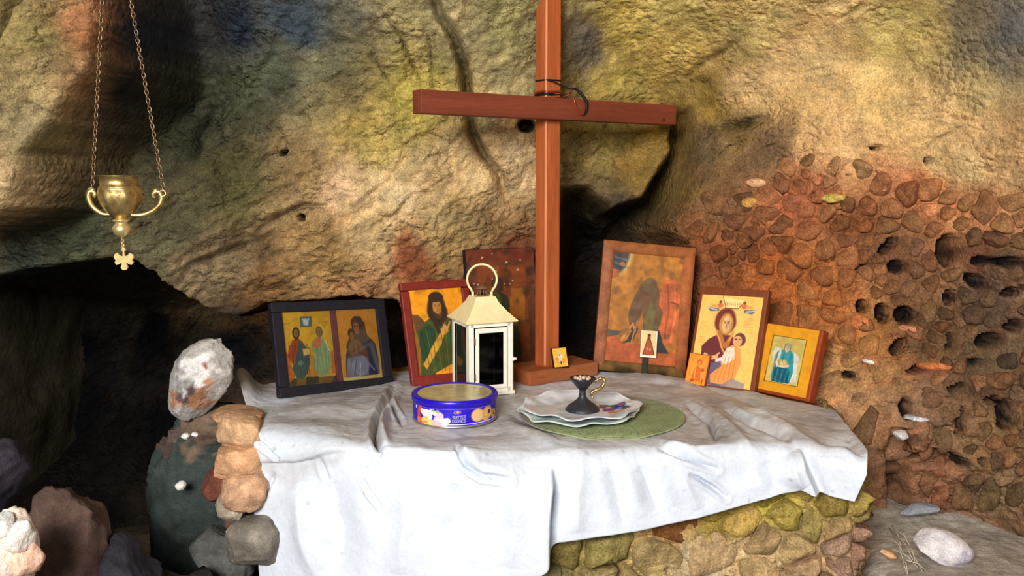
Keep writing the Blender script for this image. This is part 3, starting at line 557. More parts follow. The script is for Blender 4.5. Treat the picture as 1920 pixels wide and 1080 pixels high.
# ------------------------------------------------------------------ painting small pictures as coloured grids
class Paint:
    def __init__(s, w, h, bgc, seed=0):
        s.w, s.h = w, h; s.u, s.v = np.meshgrid(np.linspace(0, 1, w), np.linspace(0, 1, h)); s.as_ = h / w; s.c = np.ones((h, w, 3)) * np.array(bgc, float); s.seed = seed
        P = np.stack([s.u * 6, s.v * 6 * s.as_, 0 * s.u], -1); s.wu = fbm(P, 1, 3, seed + 1) * .012; s.wv = fbm(P, 1, 3, seed + 2) * .012
    def put(s, m, col, a=1): m = np.clip(m, 0, 1)[..., None] * a; s.c = s.c * (1 - m) + m * np.array(col, float); return s
    def ell(s, cx, cy, rx, ry, col, a=1, rot=0, soft=.12):
        x, y = s.u + s.wu - cx, (s.v + s.wv - cy); c, n = math.cos(R(rot)), math.sin(R(rot)); y = y * s.as_; X, Y_ = x * c + y * n, -x * n + y * c
        return s.put(sstep(1 + soft, 1 - soft, np.hypot(X / rx, Y_ / (ry * s.as_))), col, a)
    def poly(s, pts, col, a=1, soft=.006): return s.put(sstep(soft, -soft, sd_poly(s.u + s.wu, s.v + s.wv, pts)), col, a)
    def line(s, pts, wd, col, a=1): d, _, _ = seg_dist(s.u + s.wu, s.v + s.wv, pts); return s.put(sstep(wd * 1.3, wd * .6, d), col, a)
    def ring(s, cx, cy, r, wd, col, a=1): d = np.hypot(s.u + s.wu - cx, (s.v + s.wv - cy) * s.as_); return s.put(sstep(wd * 1.3, wd * .6, np.abs(d - r)), col, a)
    def age(s, k=.12, col=(90, 60, 35), pts=10):
        P = np.stack([s.u * pts, s.v * pts * s.as_, 0 * s.u], -1); s.c *= (1 + k * fbm(P, 1, 5, s.seed + 5))[..., None]; s.put(sstep(.25, .6, fbm(P, .7, 4, s.seed + 8)), col, k * 2); return s
    def face(s, x, y, r, skin=(176, 122, 74), hair=None, beard=None, tilt=0):
        q = r / s.as_ if False else r
        if hair: s.ell(x, y + r * .1, r * 1.18, r * 1.3 / 1, hair)
        s.ell(x, y, r * .78, r * 1.0, skin)
        if beard: s.ell(x, y - r * .75, r * .62, r * .6, beard); s.ell(x, y - r * .1, r * .6, r * .62, skin)
        s.ell(x + r * .3, y - r * .05, r * .4, r * .75, tuple(q * .86 for q in skin), .6, soft=.5); s.ell(x - r * .15, y + r * .45, r * .4, r * .3, tuple(min(255, q * 1.1) for q in skin), .6, soft=.5)
        for e in (-.3, .3): s.ell(x + e * r, y + r * .2, r * .17, r * .08, (70, 44, 30), .75); s.line([(x + (e - .2) * r, y + r * .36), (x + (e + .2) * r, y + r * .38)], r * .05, (84, 54, 34), .7)
        s.line([(x, y + r * .25), (x + r * .05, y - r * .18), (x - r * .06, y - r * .22)], r * .05, (120, 76, 44), .7); s.line([(x - r * .16, y - r * .42), (x + r * .16, y - r * .42)], r * .06, (150, 70, 50), .8); return s
    def rgb(s): return np.clip(lin(np.clip(s.c, 0, 255)) * 1.12, 0, .9)
def picture(name, p, x0, x1, z0, z1, y, mat, parent, **kw):
    u, v = np.meshgrid(np.linspace(x0, x1, p.w), np.linspace(z0, z1, p.h)); V = np.stack([u, np.full(u.shape, y), v], -1)
    return link(name, mesh_np(name, V, grid_faces(p.h, p.w), p.rgb()), mat, parent, **kw)
def pose(yaw, lean, roll):
    return Matrix.Rotation(R(yaw), 3, 'Z') @ Matrix.Rotation(R(-lean), 3, 'X') @ Matrix.Rotation(R(roll), 3, 'Y')

# --- double icon in a black frame
def robe(p, pts, col, fold, k=5):
    p.poly(pts, col); P = np.array(pts); a, b = P.min(0), P.max(0)
    for i in range(k):
        x = a[0] + (b[0] - a[0]) * (i + .7) / (k + .4); p.line([(x, b[1] - .05), (x + .02 * math.sin(i * 2), (a[1] + b[1]) / 2), (x - .02 * math.cos(i), a[1] + .03)], .008, fold, .55)
    return p
W, H = .31, .225
ia = thing('framed_icon', 'wide black framed double icon with two gold panels, left of the red framed icon', 'icon', (-.419, 2.112, Z0 + .002), pose(40, 16, 3.2))
t = .024; T_ = .02
for nm, c, d in (('frame_rail', (0, T_ / 2, H - t / 2), (W, T_, t)), ('frame_rail', (0, T_ / 2, t / 2), (W, T_, t)), ('frame_stile', (-W / 2 + t * .55, T_ / 2, H / 2), (t * 1.1, T_, H - 2 * t)), ('frame_stile', (W / 2 - t * .55, T_ / 2, H / 2), (t * 1.1, T_, H - 2 * t))):
    MB().box(c, d, .003).build(nm, BLACKWOOD, ia)
MB().box((.007, .010, H / 2), (.015, .012, H - 2 * t), .001).build('centre_strip', PURPLEWOOD, ia, label='purplish strip between the two panels')
MB().box((0, .019, H / 2), (W - .02, .004, H - .02)).build('back_board', BLACKWOOD, ia)
p = Paint(150, 190, (222, 168, 40), 11)
p.poly([(0, 0), (1, 0), (1, .09), (0, .1)], (120, 92, 40)); p.poly([(.0, .0), (.18, 0), (.2, .09), (0, .1)], (60, 64, 40)); p.poly([(.36, 0), (.62, 0), (.62, .11), (.38, .11)], (44, 50, 40)); p.poly([(.86, 0), (1, 0), (1, .12)], (56, 44, 60))
p.poly([(0, .02), (.14, .1), (.1, .38), (.02, .5), (0, .5)], (206, 92, 40), .8); p.poly([(.9, .12), (1, .12), (1, .45), (.9, .4)], (206, 96, 44), .8); p.poly([(.4, .1), (.6, .1), (.6, .4), (.4, .4)], (200, 110, 40), .6)
p.poly([(.36, .79), (.6, .79), (.61, .93), (.37, .94)], (84, 104, 96)); p.ell(.48, .86, .06, .05, (186, 190, 178)); p.line([(.42, .9), (.48, .85), (.55, .9)], .012, (206, 206, 196)); p.line([(.52, .82), (.46, .88)], .012, (220, 214, 200))
p.ring(.27, .705, .1, .008, (240, 206, 90), .8); p.ring(.74, .715, .1, .008, (240, 206, 90), .8)
robe(p, [(.18, .62), (.27, .65), (.36, .6), (.42, .5), (.34, .42), (.14, .3), (.06, .4), (.1, .52)], (176, 72, 36), (110, 40, 24))
robe(p, [(.3, .6), (.38, .58), (.48, .46), (.5, .3), (.42, .16), (.32, .08), (.18, .1), (.12, .24), (.22, .38)], (58, 92, 82), (28, 50, 50), 6); p.ell(.3, .3, .05, .035, (110, 132, 116))
robe(p, [(.64, .62), (.74, .64), (.86, .58), (.92, .46), (.92, .26), (.86, .12), (.64, .1), (.54, .26), (.6, .42), (.54, .5)], (150, 172, 116), (98, 128, 86), 7); p.poly([(.62, .62), (.74, .64), (.76, .54), (.66, .48), (.58, .52)], (206, 120, 70)); p.line([(.84, .58), (.9, .45)], .012, (206, 212, 170))
p.poly([(.37, .395), (.51, .4), (.51, .495), (.36, .495)], (226, 190, 112)); p.line([(.37, .395), (.51, .4), (.51, .495), (.36, .495), (.37, .395)], .006, (120, 80, 40))
p.face(.27, .7, .062, (150, 106, 60), (58, 36, 20), (66, 40, 22)); p.face(.73, .705, .06, (150, 112, 70), (110, 84, 50), (140, 110, 76)); p.line([(.02, .84), (.18, .845)], .01, (170, 120, 40), .6); p.line([(.74, .84), (.92, .85)], .01, (176, 126, 40), .6); p.age(.10)
picture('picture_panel', p, -W / 2 + t * 1.05, .001, t, H - t, .008, PIC, ia, label='gold panel with two seated robed figures and a dove above')
p = Paint(140, 190, (226, 150, 48), 12)
p.poly([(0, 0), (1, 0), (1, .05), (0, .05)], (244, 206, 120)); p.poly([(0, 0), (.04, 0), (.04, .3), (0, .3)], (240, 190, 90)); p.poly([(.93, 0), (1, 0), (1, .6), (.93, .4)], (236, 180, 80), .8)
p.poly([(.1, .05), (.92, .05), (.94, .25), (.9, .5), (.72, .62), (.68, .8), (.6, .9), (.46, .9), (.36, .8), (.36, .66), (.26, .58), (.18, .5), (.16, .4), (.12, .2)], (84, 52, 46)); p.poly([(.52, .05), (.92, .05), (.94, .25), (.88, .48), (.7, .58), (.54, .5)], (64, 58, 84))
p.ell(.5, .33, .2, .17, (128, 84, 54)); p.poly([(.1, .05), (.66, .05), (.66, .3), (.5, .36), (.2, .32), (.14, .2)], (128, 122, 138)); p.ell(.48, .2, .22, .14, (166, 164, 176), .7); p.line([(.48, .24), (.44, .06)], .012, (196, 196, 206)); p.line([(.4, .3), (.3, .08)], .01, (96, 90, 110)); p.line([(.6, .3), (.8, .12)], .012, (150, 148, 170))  # pale blue-grey over the lower mantle is painted glare
p.face(.47, .73, .085, (164, 100, 64)); p.ell(.33, .66, .085, .07, (74, 46, 34)); p.face(.34, .62, .062, (166, 108, 68)); p.ell(.48, .8, .13, .1, (74, 44, 40)); p.ell(.47, .74, .075, .075, (160, 100, 64)); p.line([(.42, .76), (.45, .755)], .008, (40, 20, 16)); p.line([(.49, .755), (.52, .76)], .008, (40, 20, 16))
p.line([(.16, .44), (.06, .25), (.07, .2)], .026, (214, 150, 80)); p.ell(.4, .45, .17, .12, (134, 90, 56)); p.line([(.34, .5), (.36, .36)], .01, (90, 56, 36)); p.line([(.46, .5), (.48, .36)], .01, (90, 56, 36)); p.age(.08)
picture('picture_panel', p, .0145, W / 2 - t * 1.05, t, H - t, .008, PIC, ia, label='orange panel with a dark hooded figure holding a child')
MB().box((0, .0055, H / 2), (W - 2 * t, .0015, H - 2 * t)).build('glass_pane', GLASS, ia)

# --- tall icon in an oxblood frame behind the lantern
W, H = .185, .267
ib = thing('framed_icon', 'tall red-brown framed icon of a bearded figure, partly behind the white lantern', 'icon', (-.163, 2.20, Z0 + .002), pose(23.7, 18.9, -.7))
t = .021
for nm, c, d in (('frame_rail', (0, .01, H - t * .5), (W, .02, t)), ('frame_rail', (0, .01, t * .6), (W, .02, t * 1.2)), ('frame_stile', (-W / 2 + t / 2, .01, H / 2), (t, .02, H - 2.2 * t)), ('frame_stile', (W / 2 - t / 2, .01, H / 2), (t, .02, H - 2.2 * t))):
    MB().box(c, d, .003).build(nm, REDFRAME, ib)
MB().box((0, .018, H / 2), (W - .01, .004, H - .01)).build('back_board', REDFRAME, ib)
p = Paint(150, 220, (222, 142, 22), 13)
p.poly([(0, .0), (.25, .0), (.3, .5), (.12, .72), (.02, .68)], (124, 84, 34), .9); p.poly([(.02, .72), (.14, .7), (.26, .6), (.2, .4), (.06, .5)], (96, 62, 34)); p.poly([(1, .72), (.88, .72), (.8, .6), (.9, .4), (1, .45)], (96, 62, 34))
p.poly([(.06, .02), (.1, .3), (.08, .52), (.24, .62), (.36, .66), (.66, .66), (.86, .58), (.96, .42), (.95, .0), (.06, .0)], (62, 70, 28)); p.poly([(.1, .2), (.12, .5), (.3, .6), (.44, .5), (.34, .3), (.22, .12)], (36, 62, 34)); p.poly([(.5, .6), (.8, .56), (.92, .4), (.9, .3), (.7, .3), (.56, .4)], (50, 78, 34))
p.poly([(.3, .0), (.34, .03), (.8, .16), (1, .2), (1, 0)], (222, 140, 30)); p.poly([(.12, .14), (.18, .08), (.5, .36), (.56, .44), (.52, .5), (.42, .42)], (190, 138, 40)); p.poly([(.44, .4), (.66, .5), (.62, .58), (.5, .52)], (188, 132, 56)); p.line([(.56, .5), (.62, .66)], .018, (180, 126, 56)); p.line([(.6, .48), (.7, .6)], .016, (176, 120, 54))
for i in range(9): p.line([(.15 + .09 * i, .55), (.2 + .08 * i, .3), (.24 + .07 * i, .05)], .008, (98, 102, 40) if i % 2 else (30, 40, 22), .55)
p.ell(.5, .76, .17, .2, (54, 36, 20)); p.ell(.5, .72, .19, .12, (50, 34, 20)); p.face(.5, .775, .105, (170, 112, 46), None, (64, 44, 24)); p.ell(.5, .9, .14, .06, (54, 36, 20)); p.line([(.42, .6), (.48, .5)], .03, (50, 36, 22)); p.age(.14)
picture('picture_panel', p, -W / 2 + t * .95, W / 2 - t * .95, t * 1.1, H - t * .95, .007, PIC, ib)

# --- dark old icon in dull dark browns behind the cross
ij = thing('old_icon', 'dark old icon board half hidden behind the cross and lantern', 'icon', (-.01, 2.375, Z0 + .002), pose(24, 10, 0))
W, H = .205, .33; p = Paint(150, 240, (96, 52, 30), 14)
p.poly([(0, .9), (1, .9), (1, 1), (0, 1)], (104, 46, 28)); p.poly([(.15, .1), (.85, .1), (.85, .86), (.15, .86)], (120, 60, 28)); p.poly([(.2, .1), (.26, .5), (.4, .66), (.56, .6), (.7, .3), (.72, .1)], (48, 50, 28)); p.ell(.42, .7, .09, .07, (64, 42, 26)); p.poly([(.56, .36), (.8, .34), (.82, .66), (.62, .66)], (150, 92, 30), .8); p.ell(.35, .55, .12, .1, (66, 70, 32)); p.age(.25, (40, 30, 24))
for k in range(14): p.ell(rng.uniform(.05, .95), rng.uniform(.7, .99), rng.uniform(.006, .02), rng.uniform(.004, .010), (206, 176, 156), .8)
MB().box((0, .012, H / 2), (W, .022, H), .003).build('board', BLACKWOOD, ij); picture('painted_face', p, -W / 2 + .002, W / 2 - .002, .002, H - .002, -.0004, PIC, ij)

# --- big worn icon with mitred mouldings on the right of the cross
W, H = .247, .347
ic = thing('old_icon', 'largest icon, a worn brown wooden panel with mitred edge mouldings, right of the cross', 'icon', (.338, 2.312, Z0 + .002), pose(1.7, 9.4, 5.5))
MB().box((0, .014, H / 2), (W, .018, H), .002).build('board', BOARD, ic)
def worn(n1, n2, A_, base, seed): V = A_; return np.clip(lin(base) * (1 + .45 * fbm(V, 30, 5, seed))[..., None] * (1 - .68 * sstep(.07, 0, V[..., 2]) * sstep(-.35, .3, fbm(V, 22, 4, seed + 3)))[..., None], .004, .8)
def rail(nm, a, b, c, d, base, seed):         # a mitred moulding between four corners, rounded in section
    n = 90; m = 9; A_ = np.zeros((m, n, 3)); s_ = np.linspace(0, 1, n)
    for j in range(m):
        k = j / (m - 1); P0 = np.array(a) * (1 - k) + np.array(d) * k; P1 = np.array(b) * (1 - k) + np.array(c) * k; A_[j, :, 0] = P0[0] + (P1[0] - P0[0]) * s_; A_[j, :, 2] = P0[1] + (P1[1] - P0[1]) * s_; A_[j, :, 1] = .006 - .011 * math.sin(math.pi * min(1, .08 + k * .92)) ** .5
    return link(nm, mesh_np(nm, A_, grid_faces(m, n), worn(m, n, A_, base, seed)), OLDWOOD, ic)
b_ = .032; x0, x1 = -W / 2, W / 2
rail('edge_moulding', (x0, H), (x1, H), (x1 - b_, H - b_), (x0 + b_, H - b_), (156, 92, 48), 201); rail('edge_moulding', (x0, 0), (x0, H), (x0 + b_, H - b_), (x0 + b_, b_ * .9), (160, 100, 66), 202)
rail('edge_moulding', (x1, H), (x1, 0), (x1 - b_, b_ * .9), (x1 - b_, H - b_), (172, 98, 52), 203); rail('edge_moulding', (x1, 0), (x0, 0), (x0 + b_, b_ * .9), (x1 - b_, b_ * .9), (124, 90, 44), 204)
p = Paint(170, 260, (172, 110, 36), 15)
p.poly([(0, 0), (1, 0), (1, .12), (.7, .2), (.3, .17), (0, .26)], (176, 82, 38)); p.poly([(.0, .22), (.16, .24), (.2, .28), (0, .29)], (70, 66, 60)); p.ell(-.02, 1.0, .30, .25, (206, 176, 98)); p.ell(-.02, 1.0, .25, .215, (44, 52, 66)); p.line([(.02, .95), (.2, .93)], .01, (76, 88, 100)); p.line([(.02, .9), (.18, .87)], .01, (76, 88, 100)); p.ell(.14, .89, .04, .02, (170, 110, 70)); p.poly([(0, .75), (.1, .77), (.1, .84), (0, .84)], (178, 84, 46)); p.ell(.02, .72, .12, .03, (186, 130, 60), .7)
p.poly([(.3, .54), (.42, .72), (.56, .77), (.68, .70), (.76, .5), (.74, .3), (.66, .1), (.5, .26), (.34, .3), (.28, .4)], (98, 72, 46)); p.ell(.55, .72, .1, .07, (104, 84, 56)); p.poly([(.5, .4), (.58, .58), (.66, .5), (.64, .3), (.54, .28)], (92, 90, 50)); p.poly([(.4, .3), (.48, .5), (.5, .3), (.46, .16)], (164, 98, 44))
p.poly([(.7, .7), (.84, .82), (.96, .74), (.99, .6), (.98, .4), (.94, .2), (.8, .18), (.72, .3), (.78, .46), (.7, .56)], (196, 94, 50)); p.line([(.8, .74), (.84, .5), (.82, .25)], .012, (150, 66, 38)); p.line([(.9, .72), (.94, .45), (.9, .22)], .012, (216, 120, 70)); p.line([(.86, .58), (.98, .57)], .008, (130, 56, 34))
p.poly([(.22, .17), (.38, .2), (.44, .32), (.4, .36), (.3, .22)], (38, 42, 44)); p.poly([(.66, .33), (.74, .32), (.8, .2), (.9, .12), (.72, .12), (.66, .22)], (36, 42, 46)); p.line([(.2, .2), (.36, .36), (.4, .3)], .014, (214, 140, 70)); p.line([(.36, .2), (.42, .38)], .012, (184, 112, 56)); p.put(np.ones(p.u.shape), (140, 90, 44), .14); p.age(.3, (112, 72, 38))
picture('painted_face', p, x0 + b_ * .9, x1 - b_ * .9, b_ * .8, H - b_ * .9, .003, PIC, ic)
MB().box((.012, -.006, .022), (.016, .004, .044), .001).build('dark_mark', IRON, ic)  # dark upright mark modelled as a thin block
# little paper card stuck to it
g = thing('prayer_card', 'small white-bordered paper card with a red-brown robed figure, on the largest icon', 'card'); g.matrix_world = ic.matrix_world @ Matrix.Translation((.0175, -.0135, .045)) @ Matrix.Rotation(R(-1.0), 4, 'Y') @ Matrix.Rotation(R(-4), 4, 'X')
p = Paint(60, 90, (240, 200, 140), 16); p.poly([(0, 0), (1, 0), (1, .06), (0, .06)], (248, 238, 226)); p.poly([(0, 0), (.06, 0), (.06, 1), (0, 1)], (246, 230, 206)); p.poly([(.94, 0), (1, 0), (1, 1), (.94, 1)], (246, 230, 206)); p.poly([(.12, .1), (.36, .64), (.5, .82), (.64, .64), (.9, .1)], (92, 40, 26)); p.poly([(.18, .12), (.4, .66), (.6, .66), (.82, .12)], (166, 76, 38)); p.ell(.5, .76, .1, .075, (120, 70, 44)); p.ell(.5, .84, .11, .035, (74, 40, 28)); p.ell(.42, .32, .06, .05, (206, 140, 96)); p.ell(.6, .3, .06, .05, (200, 130, 90)); p.age(.08)
MB().box((0, .0006, .0355), (.043, .001, .071)).build('paper', CHINA, g); picture('print', p, -.0215, .0215, 0, .071, -.0002, PIC, g)

# --- print on a wooden board
W, H = .184, .255
idd = thing('wooden_icon', 'cream-gold icon of a maroon-robed mother and child on a brown wooden board', 'icon', (.512, 2.150, Z0 + .002), pose(-39, 20.5, -1.8))
MB().box((0, .010, H / 2), (W, .020, H), .0025).build('board', BOARD, idd)
p = Paint(150, 220, (240, 186, 92), 17)
p.ell(.5, .5, .5, .5, (246, 200, 112), .5, soft=.8); p.poly([(.2, 0), (.62, 0), (.46, .3), (.38, .44), (.2, .3), (0, .2), (0, 0)], (104, 90, 112)); p.poly([(.12, .42), (.22, .5), (.34, .56), (.6, .56), (.68, .46), (.6, .36), (.42, .26), (.26, .24), (.14, .3)], (108, 46, 50)); p.poly([(.16, .3), (.3, .28), (.28, .14), (.14, .14)], (120, 66, 76))
p.ell(.45, .71, .175, .155, (116, 52, 46)); p.ell(.47, .68, .115, .12, (198, 134, 66)); p.poly([(.3, .62), (.4, .6), (.5, .48), (.6, .6), (.64, .62), (.56, .42), (.44, .42)], (176, 110, 56)); p.face(.48, .675, .095, (222, 172, 116)); p.line([(.32, .6), (.46, .42), (.52, .36)], .012, (220, 150, 66)); p.line([(.62, .6), (.56, .5)], .012, (220, 150, 66))
p.poly([(.54, .42), (.64, .46), (.76, .42), (.8, .28), (.74, .1), (.6, .02), (.36, .03), (.34, .12), (.46, .2), (.54, .26)], (232, 150, 76)); p.poly([(.54, .42), (.66, .44), (.68, .3), (.56, .24), (.46, .28)], (238, 212, 190)); p.ell(.73, .52, .095, .072, (96, 64, 58)); p.ell(.7, .5, .07, .058, (222, 160, 104)); p.line([(.66, .52), (.69, .52)], .006, (70, 40, 30)); p.line([(.72, .52), (.75, .515)], .006, (70, 40, 30))
for i in range(5): p.line([(.5 + .05 * i, .32), (.46 + .06 * i, .18), (.42 + .07 * i, .06)], .007, (196, 104, 52), .6)
p.line([(.2, .33), (.3, .3), (.4, .32)], .022, (226, 168, 118)); p.line([(.32, .29), (.43, .36)], .012, (226, 168, 118)); p.line([(.4, .28), (.48, .3)], .02, (232, 214, 206)); p.poly([(.5, 0), (.9, 0), (.9, .06), (.7, .1)], (140, 128, 140), .8)
p.poly([(.36, .98), (.7, .96), (.62, .86), (.42, .86)], (250, 214, 140)); p.line([(.35, .99), (.42, .86), (.62, .86), (.71, .95)], .006, (120, 80, 60))
for k in range(7): p.line([(.42 + .035 * k, .93), (.43 + .035 * k, .885)], .005, (196, 130, 70)); p.ell(.44 + .04 * k, .91, .012, .008, (206, 140, 80), .7)
for sx, m_ in ((.22, 1), (.82, -1)): p.poly([(sx - .11 * m_, .86), (sx - .05 * m_, .81), (sx + .09 * m_, .82), (sx + .1 * m_, .85)], (92, 96, 112)); p.line([(sx - .1 * m_, .85), (sx + .06 * m_, .83)], .008, (190, 192, 200)); p.ell(sx + .1 * m_, .89, .05, .028, (206, 110, 70)); p.ell(sx + .02 * m_, .88, .06, .02, (222, 160, 90)); p.ell(sx + .1 * m_, .93, .022, .016, (130, 76, 50))
for k in range(4): p.line([(.06, .52 - .03 * k), (.15, .52 - .03 * k)], .005, (206, 150, 70), .6); p.line([(.8, .7 - .03 * k), (.9, .7 - .03 * k)], .005, (206, 150, 70), .5)
p.age(.05)
MB().box((-.001, -.0005, .1195), (.164, .0015, .231)).build('paper_edge', CHINA, idd); picture('print', p, -.083, .081, .004, .235, -.0014, PIC, idd)

# --- small orange icon leaning on it
nrm = pose(-39, 0, 0) @ Vector((0, -1, 0)); pf = Vector((.466, 2.186, Z0 + .004)) + nrm * .016
fi = thing('small_icon', 'small plain orange icon leaning on the lower left of the mother and child icon', 'icon', pf, pose(-38, 19, .9))
MB().box((0, .004, .0395), (.056, .008, .079), .001).build('board', REDBOARD, fi)
p = Paint(60, 84, (228, 138, 44), 18); p.ell(.5, .5, .4, .45, (236, 156, 60), .6, soft=.7); p.poly([(.3, .12), (.34, .5), (.5, .62), (.7, .52), (.74, .12)], (206, 104, 36)); p.ell(.58, .74, .14, .1, (196, 96, 36)); p.ell(.58, .72, .08, .065, (222, 140, 70)); p.ell(.78, .5, .09, .06, (190, 92, 36)); p.line([(.24, .02), (.3, .14), (.4, .1)], .03, (150, 60, 26)); p.line([(.85, .05), (.86, .2)], .02, (140, 60, 30)); p.line([(.4, .5), (.46, .2)], .02, (236, 160, 76)); p.age(.12, (190, 90, 30))
picture('print', p, -.0265, .0265, .0015, .0775, -.0003, PIC, fi)

# --- yellow-edged icon with a metal picture, far right
W, H = .154, .172
ie = thing('wooden_icon', 'yellow-fronted icon with an inset teal and silver picture, farthest right on the altar', 'icon', (.639, 2.067, Z0 + .001), pose(-51, 17.5, -.4))
MB().box((0, .014, H / 2), (W, .026, H), .004).build('board', REDBOARD, ie, label='red-brown wooden board')
fr = MB(); bx = .032
fx0, fx1, fz0, fz1 = -W / 2 + .003, W / 2 - .010, .008, H - .003; hx0, hx1, hz0, hz1 = fx0 + .023, fx1 - .027, fz0 + .022, fz1 - .026
YEL = M('yellow_paint', (232, 160, 32), rough=.5, spec=.35, var=.12, vsc=60, tint=(214, 140, 30))
for c0, c1, e0, e1 in ((fx0, fx1, fz0, hz0), (fx0, fx1, hz1, fz1), (fx0, hx0, hz0, hz1), (hx1, fx1, hz0, hz1)): fr.box(((c0 + c1) / 2, .0008, (e0 + e1) / 2), (c1 - c0, .0036, e1 - e0))
fr.build('yellow_front', YEL, ie)
p = Paint(110, 160, (206, 184, 104), 19)
p.ell(.5, .8, .5, .3, (186, 164, 84), .8, soft=.6); p.poly([(.16, .1), (.18, .55), (.34, .72), (.62, .72), (.8, .55), (.84, .2), (.74, .04), (.2, .02)], (52, 142, 148)); p.ell(.2, .6, .13, .17, (206, 206, 190)); p.poly([(.7, .72), (.86, .62), (.9, .3), (.8, .2), (.74, .5)], (206, 208, 200)); p.poly([(.16, .6), (.26, .72), (.24, .4), (.16, .3)], (140, 150, 130)); p.face(.48, .76, .085, (206, 196, 176), (130, 120, 84)); p.ell(.48, .84, .1, .035, (150, 140, 110))
p.ell(.42, .44, .16, .085, (178, 146, 80)); p.ell(.44, .44, .1, .06, (206, 180, 120)); p.line([(.24, .44), (.3, .34), (.46, .36)], .03, (214, 206, 184)); p.line([(.44, .36), (.6, .4)], .03, (226, 180, 140)); p.poly([(.2, .3), (.3, .34), (.64, .34), (.72, .02), (.2, .02)], (28, 92, 110))
for i in range(7): p.line([(.26 + .07 * i, .3), (.24 + .07 * i, .03)], .010, (66, 150, 156) if i % 2 else (16, 56, 74), .7)
for i in range(5): p.line([(.22 + .1 * i, .66), (.2 + .11 * i, .46)], .010, (76, 156, 160) if i % 2 else (22, 80, 92), .6)
p.poly([(.74, .06), (.92, .08), (.9, .26), (.78, .24)], (214, 214, 200)); p.age(.10, (150, 120, 60))
picture('metal_picture', p, hx0, hx1, hz0, hz1, .0004, PICG, ie)
gb = MB().tube([(hx0, -.001, hz0), (hx1, -.001, hz0), (hx1, -.001, hz1), (hx0, -.001, hz1)], .0016, 6, closed=True); gb.build('gilt_bead', GOLD, ie)

# --- the wooden cross
crs = thing('wooden_cross', 'tall red-brown wooden cross standing on a block foot in the middle of the altar', 'cross', (.09, 2.255, Z0), Matrix.Rotation(R(34), 3, 'Z'))
MB().box((0, 0, .5 * (1.20 + .038)), (.046, .046, 1.20 - .036), .0045).build('post', WOOD, crs)
MB().box((-.001, -.036, .686), (.776, .040, .052), .0025, Matrix.Rotation(R(-.0), 3, 'Y')).build('crossbar', WOODX, crs)
MB().box((-.0206, -.0206, .62), (.0066, .0066, 1.155), .0022, Matrix.Rotation(R(45), 3, 'Z')).build('worn_edge', WOODEDGE, crs, label='pale worn front edge of the post')
foot = MB().box((.022, .008, .0195), (.222, .112, .037), .004).build('foot_block', WOODFOOT, crs)
MB().lathe([(0, 0), (.003, 0), (.003, .002), (0, .0025)], 10).build('nail_head', IRON, crs).matrix_local = Matrix.Translation((.34, -.0562, .672)) @ Matrix.Rotation(R(90), 4, 'X')
def wrap(z, n, q, r0=.027, dz=.002, ph0=0):
    P = []
    for i in range(int(n * 24)):
        a_ = ph0 + i / 24 * 2 * math.pi; sq = 1 / max(abs(math.cos(a_)), abs(math.sin(a_))); rr = min(sq, 1.22) * r0; P.append((rr * math.sin(a_), -rr * math.cos(a_), z + dz * i / 24 + .001 * math.sin(a_ * q)))
    return P
wi = thing('copper_wire', 'coil of copper wire wound round the cross just above the crossbar', 'wire', (.09, 2.255, Z0), Matrix.Rotation(R(34), 3, 'Z'))
for k in range(3): MB().tube(wrap(.713 + k * .0065, 1.9, 2 + k, .0262 + .001 * k, .003, k), .0014, 6).build('wire_turn', COPPER if k != 1 else BLACKCORD, wi)
loop = lambda q: (.054 + .019 * math.sin(q) - .006 * math.cos(q), -.0625 + .02 * max(0, math.cos(q)), .706 + .032 * math.cos(q))
MB().tube([(.020, -.030, .716), (.034, -.040, .722)] + [loop(q) for q in np.linspace(5.6, 2.9, 22)], .0017, 6).build('wire_end_loop', COPPER, wi)
co = thing('black_cord', 'thin black cord looped round the cross above the copper wire', 'cord', (.09, 2.255, Z0), Matrix.Rotation(R(34), 3, 'Z'))
MB().tube(wrap(.760, 1.0, 1, .0255, -.004, 2.4), .0019, 6).build('cord_turn', BLACKCORD, co)
tail = [(-.025, -.027, .757), (-.006, -.0285, .754), (.012, -.029, .748), (.028, -.032, .741)] + [loop(q) for q in np.linspace(-.35, 3.0, 20)]
MB().tube(tail, [.0018] * 4 + [.0018 + .0022 * math.sin(math.pi * i / 19) for i in range(20)], 8).build('cord_tail', BLACKCORD, co)

# --- tiny gold icon on the foot of the cross
ih = thing('tiny_icon', 'tiny gold icon propped on the foot block of the cross', 'icon', (.1255, 2.214, Z0 + .039), pose(21, 20, -.6))
MB().box((.0008, .004, .026), (.0415, .008, .0525), .001).build('board', BLACKWOOD, ih)
p = Paint(50, 64, (232, 176, 60), 20); p.line([(.5, .2), (.52, .55), (.48, .8)], .06, (190, 190, 180)); p.line([(.52, .4), (.7, .62)], .04, (206, 206, 196)); p.ell(.5, .55, .12, .12, (206, 204, 190)); p.ell(.48, .62, .06, .05, (110, 120, 120)); p.ell(.52, .22, .06, .07, (70, 60, 40)); p.ell(.24, .42, .13, .1, (226, 130, 70)); p.ell(.74, .36, .12, .1, (226, 140, 70)); p.ell(.22, .3, .08, .05, (210, 150, 120)); p.ell(.7, .24, .14, .06, (216, 150, 50)); p.ell(.3, .2, .1, .06, (214, 150, 60)); p.age(.12, (200, 130, 40))
picture('print', p, -.0182, .0195, .0022, .0505, -.0004, PIC, ih)

